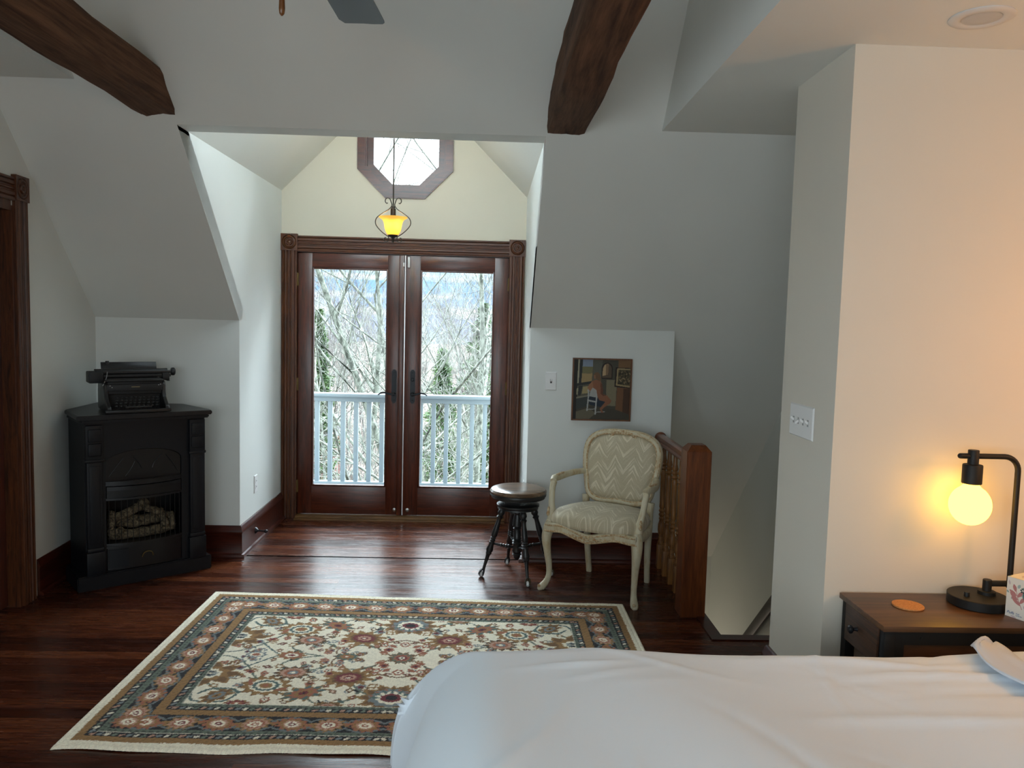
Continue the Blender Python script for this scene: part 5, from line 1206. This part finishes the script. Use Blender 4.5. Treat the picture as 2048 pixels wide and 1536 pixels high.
for k in range(4): b.faces.new((vs0[k], vs0[(k + 1) % 4], vs1[(k + 1) % 4], vs1[k]))
b.faces.new(vs0[::-1]); b.faces.new(vs1); obj('carton', b, paint('carton_white', srgb(232, 226, 216), .5, 0, 0), TBX, world=True, smooth=False)
face_mesh('printed_side', print_face(3, SZ, HZT, True), o0, ax_, up_, .0004)
face_mesh('printed_side', print_face(5, SZ, HZT), o0 + ax_ * SZ, bx_, up_, .0004)
tp = print_face(8, SZ, SZ); tp.ell(SZ / 2, SZ / 2, .036, .024, 0, np.array(srgb(206, 190, 160))); face_mesh('printed_top', tp, o0 + up_ * HZT, ax_, bx_, .0004)
def text_obj(nm, s_, size, o_, ex, ey, m, parent, shear=0.0):
    cu = bpy.data.curves.new(nm, 'FONT'); cu.body = s_; cu.size = size; cu.extrude = .0002; cu.shear = shear
    tmp = bpy.data.objects.new(nm, cu); COL.objects.link(tmp); dg = bpy.context.evaluated_depsgraph_get(); me = bpy.data.meshes.new_from_object(tmp.evaluated_get(dg)); bpy.data.objects.remove(tmp)
    n_ = ex.cross(ey).normalized(); T = Matrix((ex, ey, n_)).transposed().to_4x4(); T.translation = o_ + n_ * .0008; me.transform(T); me.transform(ROOTM[parent.name].inverted()); me.materials.clear(); me.materials.append(m)
    o = bpy.data.objects.new(nm, me); COL.objects.link(o); o.parent = parent; return o
M_INK, _, _ = base('blue_ink', srgb(50, 84, 140), .5)
text_obj('lettering', 'Puffs', .0125, o0 + ax_ * .005 + up_ * .011, ax_, up_, M_INK, TBX, .35)
text_obj('lettering', 'PLUS', .0052, o0 + ax_ * .035 + up_ * .0145, ax_, up_, M_INK, TBX)
text_obj('lettering', 'LOTION', .0052, o0 + ax_ * .035 + up_ * .0085, ax_, up_, M_INK, TBX)
b = B(); cc = o0 + ax_ * SZ / 2 + bx_ * SZ / 2 + up_ * (HZT + .001); rnd = random.Random(9)
gr = [[b.verts.new(cc + ax_ * ((i - 4) * .006) + bx_ * ((j - 3) * .005) + up_ * (.003 + .010 * math.exp(-((j - 3) ** 2) / 3) * (1 + .6 * math.sin(i * 1.3 + j)))) for i in range(9)] for j in range(7)]
for j in range(6):
    for i in range(8): b.faces.new((gr[j][i], gr[j][i + 1], gr[j + 1][i + 1], gr[j + 1][i]))
obj('tissue', b, M_WHITEP, TBX, world=True)

# ---------------------------------------------------------------- bed
M_MAT = paint('mattress_white', (.72, .73, .75), .8, .05)
m_dv, t, p = base('duvet_cotton', (.84, .92, 1.0), .75, sheen=.2, spec=.2); v = coords(t); n1 = noise(t, v, 600, 2); bump(t, p, n1, .05, .001)
M_DUV = m_dv
BX0, BX1, BY0, BY1 = -.06, 1.98, .70, 2.30
bd = thing('bed', 'bed under the white duvet, only its covered form showing', 'bed', (1.0, 1.45, 0))
b = B(); box(b, BX0 + .06, BX1, BY0 + .06, BY1 - .06, .30, .52, .05, seg=4); obj('mattress', b, M_MAT, bd, world=True)
b = B(); box(b, BX0 + .05, BX1 + .02, BY0 + .05, BY1 - .05, .16, .30, .01); obj('bed_base', b, M_NBLK, bd, world=True)
for lx in (BX0 + .09, BX1 - .06):
    for ly in (BY0 + .09, BY1 - .12):
        b = B(); box(b, lx, lx + .05, ly, ly + .05, .0125, .16, .003); obj('leg', b, M_NBLK, bd, world=True)
b = B(); box(b, BX1 + .02, BX1 + .07, BY0 - .02, BY1 + .0, .012, 1.10, .01); obj('headboard', b, M_NBLK, bd, world=True)
# duvet: cloth coordinates (u along the bed, v across) laid over the mattress edge
def duvet_pt(u, v):
    """u,v distances on the cloth; the mattress block spans BX0.., BY0..BY1"""
    rx = .12
    def edge(s, fl=.16):   # s >0: past the edge start of the curve -> horizontal move, drop
        if s <= 0: return s, 0.0
        L = rx * PI / 2
        if fl > .3:   # foot side billows outwards
            k_ = min(1, s / .42); return .27 * math.sin(k_ * PI / 2), .40 * (1 - math.cos(k_ * PI / 2)) + max(0, s - .42) * .8
        if s < L: a_ = s / rx; return rx * math.sin(a_), rx * (1 - math.cos(a_))
        return rx + (s - L) * fl, rx + (s - L) * .93
    sx_ = -(u - (BX0 + rx)); ox, dzx = edge(sx_, .62)
    sv = max(v - (BY1 - rx), (BY0 + rx) - v); oy, dzy = edge(sv)
    x_ = BX0 + rx - ox
    if v > (BY0 + BY1) / 2: y_ = BY1 - rx + oy
    else: y_ = BY0 + rx - oy
    both = min(max(sx_, 0), max(sv, 0))
    dz = max(dzx, dzy) + .20 * min(dzx, dzy)
    # corner folds swing outwards
    if dzx > 0 and dzy > 0:
        k = min(1, both / .35); x_ -= .09 * k; y_ += (.02 if v > 1.4 else -.02) * k; dz *= 1 - .10 * k
    z_ = .600 - dz
    w = (1 if dz < .02 else .6)
    z_ += .010 * math.sin(u * 3.1 + 1) * math.sin(v * 4.2) + .006 * math.sin(u * 9 + v * 5) * w + (.012 * max(0, min(1, (u - 1.2) / .3)) - .012 * math.exp(-((u - 1.05) / .25) ** 2)) * (1 if dz < .1 else .2)
    # pulled creases
    for (cx, cy, a_, ln, amp, wd) in CREASE:
        du, dv_ = u - cx, v - cy; l_ = du * math.cos(a_) + dv_ * math.sin(a_); n_ = -du * math.sin(a_) + dv_ * math.cos(a_) + .02 * math.sin(l_ * 9)
        z_ += amp * math.exp(-(n_ / wd) ** 2) * math.exp(-(l_ / ln) ** 2)
    if dz > .1:
        f_ = math.sin((v if dzx > dzy else u) * 19 + 1.3) * .012 * min(1, (dz - .1) / .25)
        if dzx > dzy: x_ -= f_
        else: y_ += f_
    return x_, y_, z_
rnd = random.Random(21)
CREASE = [(rnd.uniform(0, 1.8), rnd.uniform(.9, 2.2), rnd.choice((rnd.gauss(.1, .3), rnd.gauss(1.6, .3))), rnd.uniform(.08, .3), rnd.uniform(-.005, .006), rnd.uniform(.008, .03)) for _ in range(46)]
CREASE += [(.25, 2.10, .25, .14, .008, .012), (.33, 2.04, .45, .12, .006, .010), (1.15, 2.16, -.05, .3, .010, .02), (1.35, 2.08, .02, .25, .012, .015), (1.55, 1.95, -.08, .3, -.010, .012), (1.2, 1.85, .0, .3, .008, .02), (.05, 1.6, 1.1, .3, .008, .02)]
b = B(); us = np.concatenate([np.linspace(-.40, .12, 44), np.linspace(.13, 1.62, 110)]); vs = np.concatenate([np.linspace(.38, .82, 24), np.linspace(.84, 2.08, 84), np.linspace(2.095, 2.48, 44)])
gr = [[b.verts.new(duvet_pt(u, v)) for u in us] for v in vs]
for j in range(len(vs) - 1):
    for i in range(len(us) - 1): b.faces.new((gr[j][i], gr[j][i + 1], gr[j + 1][i + 1], gr[j + 1][i]))
dv = obj('duvet', b, M_DUV, sharp=180); tag(dv, 'smooth white duvet spread over the bed in the foreground', 'duvet')
sm = dv.modifiers.new('thick', 'SOLIDIFY'); sm.thickness = .028; sm.offset = -1
# turned-back sheet edge near the pillow
b = B(); rows = []
A = spline([(1.47, 2.24, .606), (1.435, 2.19, .612), (1.430, 2.10, .612), (1.465, 1.96, .612), (1.53, 1.78, .612), (1.56, 1.5, .62), (1.57, 1.2, .62), (1.57, .9, .62)], 6)
for k in range(15):
    f = k / 14; row = []
    for i, q_ in enumerate(A):
        t_ = i / (len(A) - 1); lift = math.sin(PI * min(1, f * 1.15)) * (.012 + .008 * math.sin(t_ * 9 + 1)) + .012 * max(0, math.sin((f * 2.2 + t_ * 3) * 3)) * (1 - t_)
        row.append(b.verts.new((q_[0] + f * .10 + .012 * math.sin(t_ * 13 + f * 5), q_[1] + f * .02, q_[2] + lift + .006)))
    rows.append(row)
for a_, c_ in zip(rows, rows[1:]):
    for i in range(len(A) - 1): b.faces.new((a_[i], a_[i + 1], c_[i + 1], c_[i]))
sh = obj('turned_back_sheet', b, paint('sheet_cotton', (.66, .72, .80), .8, .05), sharp=180); tag(sh, 'crumpled pale blue-grey sheet edge turned back over the duvet near the table', 'sheet')
sm = sh.modifiers.new('thick', 'SOLIDIFY'); sm.thickness = .006; sm.offset = 1
for i, (yc, lab) in enumerate(((1.85, 'pale blue-grey pillow at the head of the bed, nearer the lamp'), (1.10, 'pale blue-grey pillow nearer the camera at the head of the bed'))):
    b = B(); n = 24; top = []; bot_ = []
    for j in range(n + 1):
        rt_, rb = [], []
        for i2 in range(n + 1):
            a_, c_ = -1 + 2 * i2 / n, -1 + 2 * j / n; h_ = (max(0, 1 - a_ ** 4) * max(0, 1 - c_ ** 4)) ** .45 * .085
            px_, py_ = a_ * .150 * (1 - .05 * c_ * c_), c_ * .33 * (1 - .05 * a_ * a_)
            wob = .004 * math.sin(a_ * 7 + c_ * 5)
            rt_.append(b.verts.new((1.85 + px_, yc + py_, .685 + h_ + wob))); rb.append(b.verts.new((1.85 + px_, yc + py_, .685 - h_ * .35)))
        top.append(rt_); bot_.append(rb)
    for g2 in (top, bot_):
        for j in range(n):
            for i2 in range(n): b.faces.new((g2[j][i2], g2[j][i2 + 1], g2[j + 1][i2 + 1], g2[j + 1][i2]))
    bmesh.ops.remove_doubles(b, verts=b.verts, dist=.0005)
    o = obj('pillow', b, paint('pillow_cotton', (.60, .67, .76), .8, .05), sharp=180); tag(o, lab, 'pillow', None)

# ---------------------------------------------------------------- balcony
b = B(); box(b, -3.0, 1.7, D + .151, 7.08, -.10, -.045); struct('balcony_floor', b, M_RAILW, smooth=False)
br = thing('balcony_railing', 'white wooden balcony railing with square balusters outside the french doors', 'railing', (-.7, 7.0, -.045))
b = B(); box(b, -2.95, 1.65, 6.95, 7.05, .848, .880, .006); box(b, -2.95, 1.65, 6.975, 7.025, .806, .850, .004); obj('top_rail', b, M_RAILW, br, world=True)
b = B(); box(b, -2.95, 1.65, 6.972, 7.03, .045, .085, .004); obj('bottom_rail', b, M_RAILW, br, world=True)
bm0 = None
for i in range(-9, 27):
    xx = -1.518 + .1152 * i
    if bm0 is None:
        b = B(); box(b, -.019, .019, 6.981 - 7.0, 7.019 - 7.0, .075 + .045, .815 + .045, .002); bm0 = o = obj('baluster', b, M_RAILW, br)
    else: o = bm0.copy(); COL.objects.link(o); o.parent = br
    o.location = (xx + .7, 0, 0)
for xx in (-2.95, 1.65):
    b = B(); box(b, xx - .05, xx + .05, 6.95, 7.05, -.045, .95, .005); obj('corner_post', b, M_RAILW, br, world=True)

# ---------------------------------------------------------------- woods outside
def gz(x_, y_): return -6.2 + .028 * max(0, y_ - 15) + .00035 * max(0, y_ - 30) ** 2 + .25 * math.sin(x_ * .7) + .2 * math.sin(y_ * .5)
b = B(); nxg, nyg = 40, 50
gr = [[b.verts.new(((-.75 + 1.3 * i / nxg) * (8 + 1.9 * j * 1.6) + 0, 8 + 1.9 * j, gz((-.75 + 1.3 * i / nxg) * (8 + 3 * j), 8 + 1.9 * j))) for i in range(nxg + 1)] for j in range(nyg + 1)]
for j in range(nyg):
    for i in range(nxg): b.faces.new((gr[j][i], gr[j][i + 1], gr[j + 1][i + 1], gr[j + 1][i]))
m_gr, t, p = base('leaf_litter', (.1, .07, .05), .95, spec=.1); v = coords(t); n1 = noise(t, v, 1.2, 8, .75); rr_ = ramp(t, [(.38, (.035, .04, .032)), (.52, (.15, .11, .09)), (.64, (.26, .19, .145))]); t.links.new(n1, rr_.inputs[0]); t.links.new(rr_.outputs[0], p.inputs['Base Color'])
struct('ground', b, m_gr)
def bark(name, c0_, c1_, sc=3):
    m, t, p = base(name, c1_, .9, spec=.1); n1 = noise(t, coords(t, (1, 1, .5)), sc, 5, .7); rr_ = ramp(t, [(.4, c0_), (.6, c1_)]); t.links.new(n1, rr_.inputs[0]); t.links.new(rr_.outputs[0], p.inputs['Base Color']); return m
M_LICH = bark('lichen_bark', (.08, .085, .07), (.30, .32, .27), 14)
M_GREYB = bark('grey_bark', (.09, .08, .078), (.24, .215, .205), 1.2)
M_PALE = bark('pale_twigs', (.17, .17, .16), (.40, .40, .37), .8)
def tree_mesh(name, rnd, h, r0, levels, kids, spread=.6, lean=(0, 0), twig=.010, gnarl=.12, sides=(7, 5, 4, 3, 3), upb=.25, start=.25, minr=.003):
    V, Fc = [], []
    def seg_tube(pts, rad, n):
        base_i = len(V)
        for i, (p_, r_) in enumerate(zip(pts, rad)):
            d = (pts[min(i + 1, len(pts) - 1)] - pts[max(i - 1, 0)]).normalized()
            u_ = d.orthogonal().normalized(); w_ = d.cross(u_)
            for k in range(n): a_ = 2 * PI * k / n; V.append(p_ + (u_ * math.cos(a_) + w_ * math.sin(a_)) * r_)
        for i in range(len(pts) - 1):
            for k in range(n):
                j = (k + 1) % n; a0 = base_i + i * n; Fc.append((a0 + k, a0 + j, a0 + n + j, a0 + n + k))
    def grow(p0, d, L, r_, lv):
        n = 8 if lv == 0 else (6 if lv == 1 else 4)
        pts = [p0]; rad = [r_]; dd = d.copy()
        for i in range(n):
            dd = (dd + Vector((rnd.gauss(0, gnarl), rnd.gauss(0, gnarl), rnd.gauss(0, gnarl) + upb * .12))).normalized(); pts.append(pts[-1] + dd * L / n); rad.append(max(minr, r_ * (1 - .8 * (i + 1) / n)))
        seg_tube(pts, rad, sides[min(lv, 4)])
        if lv >= levels: return
        K_ = kids[lv]
        for k in range(K_):
            t_ = start + (1 - start) * (k + rnd.random()) / K_ if lv == 0 else .15 + .8 * (k + rnd.random()) / K_
            f = t_ * n; i = min(int(f), n - 1); p_ = pts[i].lerp(pts[i + 1], f - i); rr = rad[i] * (1 - (f - i)) + rad[i + 1] * (f - i)
            dv_ = (pts[i + 1] - pts[i]).normalized(); o_ = dv_.orthogonal().normalized(); o_.rotate(Matrix.Rotation(rnd.uniform(0, 2 * PI), 3, dv_))
            nd = (dv_ * (1 - spread) + o_ * spread * rnd.uniform(.7, 1.3) + Vector((0, 0, upb))).normalized()
            grow(p_, nd, L * rnd.uniform(.32, .58) * (1.15 - .5 * t_), max(minr, rr * rnd.uniform(.45, .7)), lv + 1)
    grow(Vector((0, 0, 0)), Vector((lean[0], lean[1], 1)).normalized(), h, r0, 0)
    me = bpy.data.meshes.new(name); me.from_pydata([tuple(v_) for v_ in V], [], Fc); me.update(); me.polygons.foreach_set('use_smooth', [True] * len(Fc)); return me
def at(px_, Y_): return (px_ - 976) / 1566 * Y_
rnd = random.Random(12)
big = [('tall lichen-covered tree with a thick straight trunk behind the right door pane', 928, 13.0, 12, .10, (.02, 0), 5, 11), ('second thick lichened trunk right beside the tall straight one', 948, 14.2, 12, .10, (-.02, .02), 9, 10), ('tree with a broken pale trunk behind the left part of the right door pane', 872, 12.2, 8.5, .085, (.01, 0), 15, 11), ('leaning lichened tree whose limbs cross the top of the left door pane', 812, 12.0, 11, .085, (-.30, 0), 3, 13), ('slender grey tree leaning right at the edge of the right door pane', 962, 16.5, 12, .08, (.16, 0), 31, 10), ('thin tree standing beyond the middle of the left door pane', 690, 17.0, 8, .06, (-.04, 0), 44, 12)]
for lab, px_, Y_, h_, r_, ln, sd, kd in big:
    me = tree_mesh('bare_tree', random.Random(sd), h_, r_, 3, (kd, 7, 5), .62, ln, gnarl=.09, start=.22)
    me.materials.append(M_LICH); o = bpy.data.objects.new('bare_tree', me); COL.objects.link(o); X_ = at(px_, Y_); o.location = (X_, Y_, gz(X_, Y_) - .1); tag(o, lab, 'tree', 'big bare trees near the balcony')
ms_ = []
for k in range(6):
    me = tree_mesh('woodland_tree', random.Random(100 + k), 7.5 + k * .5, .06, 3, (16, 8, 5), .5, (rnd.uniform(-.1, .1), 0), gnarl=.10, upb=.35, start=.12, minr=.0055); me.materials.append((M_GREYB, M_PALE)[k % 2]); ms_.append(me)
def mesh_arrays(me):
    v_ = np.empty(len(me.vertices) * 3); me.vertices.foreach_get('co', v_); l_ = np.empty(len(me.loops), np.int32); me.loops.foreach_get('vertex_index', l_); return v_.reshape(-1, 3), l_.reshape(-1, 4)
def mass(name, parts, mats):
    """parts: list of (verts, quads, material index) -> one mesh"""
    off = 0; VV, QQ, MM = [], [], []
    for v_, q_, mi in parts: VV.append(v_); QQ.append(q_ + off); MM.append(np.full(len(q_), mi, np.int32)); off += len(v_)
    VV, QQ, MM = np.concatenate(VV), np.concatenate(QQ), np.concatenate(MM); me = bpy.data.meshes.new(name)
    me.vertices.add(len(VV)); me.vertices.foreach_set('co', VV.reshape(-1).astype(np.float32)); me.loops.add(QQ.size); me.loops.foreach_set('vertex_index', QQ.reshape(-1).astype(np.int32))
    me.polygons.add(len(QQ)); me.polygons.foreach_set('loop_start', np.arange(0, QQ.size, 4, dtype=np.int32)); me.polygons.foreach_set('loop_total', np.full(len(QQ), 4, np.int32)); me.polygons.foreach_set('material_index', MM)
    for m in mats: me.materials.append(m)
    me.update(calc_edges=True); o = bpy.data.objects.new(name, me); COL.objects.link(o); return o
arrs = [mesh_arrays(m_) for m_ in ms_]; parts = []
for m_ in ms_: bpy.data.meshes.remove(m_)
for k in range(58):
    Y_ = 19 + 34 * (k / 58) ** .9 + rnd.uniform(-1, 1); X_ = rnd.uniform(-.36, .14) * Y_; s_ = rnd.uniform(.62, .86) * (1 + .006 * (Y_ - 20)); a_ = rnd.uniform(0, 6.28)
    v_, q_ = arrs[k % 6]; c_, n_ = math.cos(a_) * s_, math.sin(a_) * s_
    parts.append((np.stack([v_[:, 0] * c_ - v_[:, 1] * n_ + X_, v_[:, 0] * n_ + v_[:, 1] * c_ + Y_, v_[:, 2] * s_ + gz(X_, Y_) - .1], -1), q_, k % 2))
WOODS = parts
def build_woods(): return mass('winter_woods', WOODS, [M_GREYB, M_PALE])
# tangle of brush and vines
V, Fc = [], []
rb_ = random.Random(77)
for k in range(5200):
    Y_ = 10.5 + 26 * rb_.random() ** 1.3; X_ = rb_.uniform(-.38, .16) * Y_; z_ = gz(X_, Y_) + rb_.random() ** 1.4 * (3.6 + .07 * Y_)
    p_ = Vector((X_, Y_, z_)); d_ = Vector((rb_.gauss(0, 1), rb_.gauss(0, .5), rb_.gauss(.35, .7))).normalized(); L_ = rb_.uniform(.4, 1.3); r_ = rb_.uniform(.003, .007) * (1 + Y_ / 30)
    n = 4; prev = None
    for i in range(n + 1):
        u_ = d_.orthogonal().normalized(); w_ = d_.cross(u_); bi = len(V)
        for q_ in range(3): a_ = 2 * PI * q_ / 3; V.append(tuple(p_ + (u_ * math.cos(a_) + w_ * math.sin(a_)) * r_ * (1 - .7 * i / n)))
        if prev is not None:
            for q_ in range(3): Fc.append((prev + q_, prev + (q_ + 1) % 3, bi + (q_ + 1) % 3, bi + q_))
        prev = bi; d_ = (d_ + Vector((rb_.gauss(0, .3), rb_.gauss(0, .3), rb_.gauss(0, .3) - .05))).normalized(); p_ = p_ + d_ * L_ / n
WOODS.append((np.array(V), np.array(Fc, np.int32), 1)); o = build_woods(); tag(o, 'dense mass of bare grey twiggy woods and brush beyond the balcony', 'woods', kind='stuff')
# evergreens
M_EVG = bark('evergreen_needles', (.06, .11, .055), (.18, .27, .12), 2.5)
for lab, px_, Y_, h_, w_, sd in (('green pine behind the middle of the right door pane', 885, 24, 7.0, 1.0, 1), ('bright green pine at the right edge of the right door pane', 992, 20, 6.6, .9, 2), ('low dark pine partly hidden behind the left door pane', 640, 27, 7.4, .8, 3), ('dark pine behind the right end of the balcony railing', 965, 30, 8.0, 1.6, 4)):
    rp = random.Random(sd); X_ = at(px_, Y_); root = thing('pine_tree', lab, 'tree', (X_, Y_, gz(X_, Y_) - .1), 0, 'evergreens among the bare trees')
    b = B(); lathe(b, [(.10, 0), (.02, h_)], 8); obj('trunk', b, M_GREYB, root)
    V, Fc = [], []
    for k in range(5200):
        t_ = rp.random() ** .8; z_ = h_ * (.15 + .85 * t_); R_ = w_ * (1 - t_) ** .75 * rp.uniform(.3, 1) * (1 + .25 * math.sin(z_ * 9)); a_ = rp.uniform(0, 2 * PI); c_ = Vector((R_ * math.cos(a_), R_ * math.sin(a_), z_ - R_ * .15))
        d_ = Vector((math.cos(a_) + rp.gauss(0, .5), math.sin(a_) + rp.gauss(0, .5), rp.gauss(.1, .4))).normalized(); u_ = d_.orthogonal().normalized(); u_.rotate(Matrix.Rotation(rp.uniform(0, 6.28), 3, d_)); s_ = rp.uniform(.10, .2)
        bi = len(V); V += [tuple(c_ - u_ * s_ * .22), tuple(c_ + d_ * s_), tuple(c_ + u_ * s_ * .22), tuple(c_ - d_ * s_ * .4)]; Fc.append((bi, bi + 1, bi + 2, bi + 3))
    me = bpy.data.meshes.new('needles'); me.from_pydata(V, [], Fc); me.materials.append(M_EVG); o = bpy.data.objects.new('needles', me); COL.objects.link(o); o.parent = root
# clump of orange leaves still on a tree, and the corner of a house far below
hs = thing('distant_house', 'white corner of a house with pinkish brickwork far below at the left', 'house', (at(606, 30), 30, -7))
b = B(); Y_ = 30; box(b, at(575, Y_), at(627, Y_), Y_, Y_ + 6, -3.75, -2.95); box(b, at(570, Y_), at(629, Y_), Y_ - .1, Y_ + 6.1, -2.97, -2.90); obj('upper_wall', b, paint('siding', (.30, .31, .33), .7, 0, 0), hs, world=True, smooth=False)
b = B(); box(b, at(575, Y_), at(627, Y_), Y_ + .05, Y_ + 6, -7.3, -3.75); obj('brick_wall', b, paint('pink_brick', (.26, .12, .10), .9, .3, .2), hs, world=True, smooth=False)
b = B(); box(b, at(639, Y_), at(648, Y_), Y_ + 2, Y_ + 2.5, -7.3, -3.2); obj('brick_pier', b, paint('pink_pier', (.24, .14, .12), .9, .3, .2), hs, world=True, smooth=False)
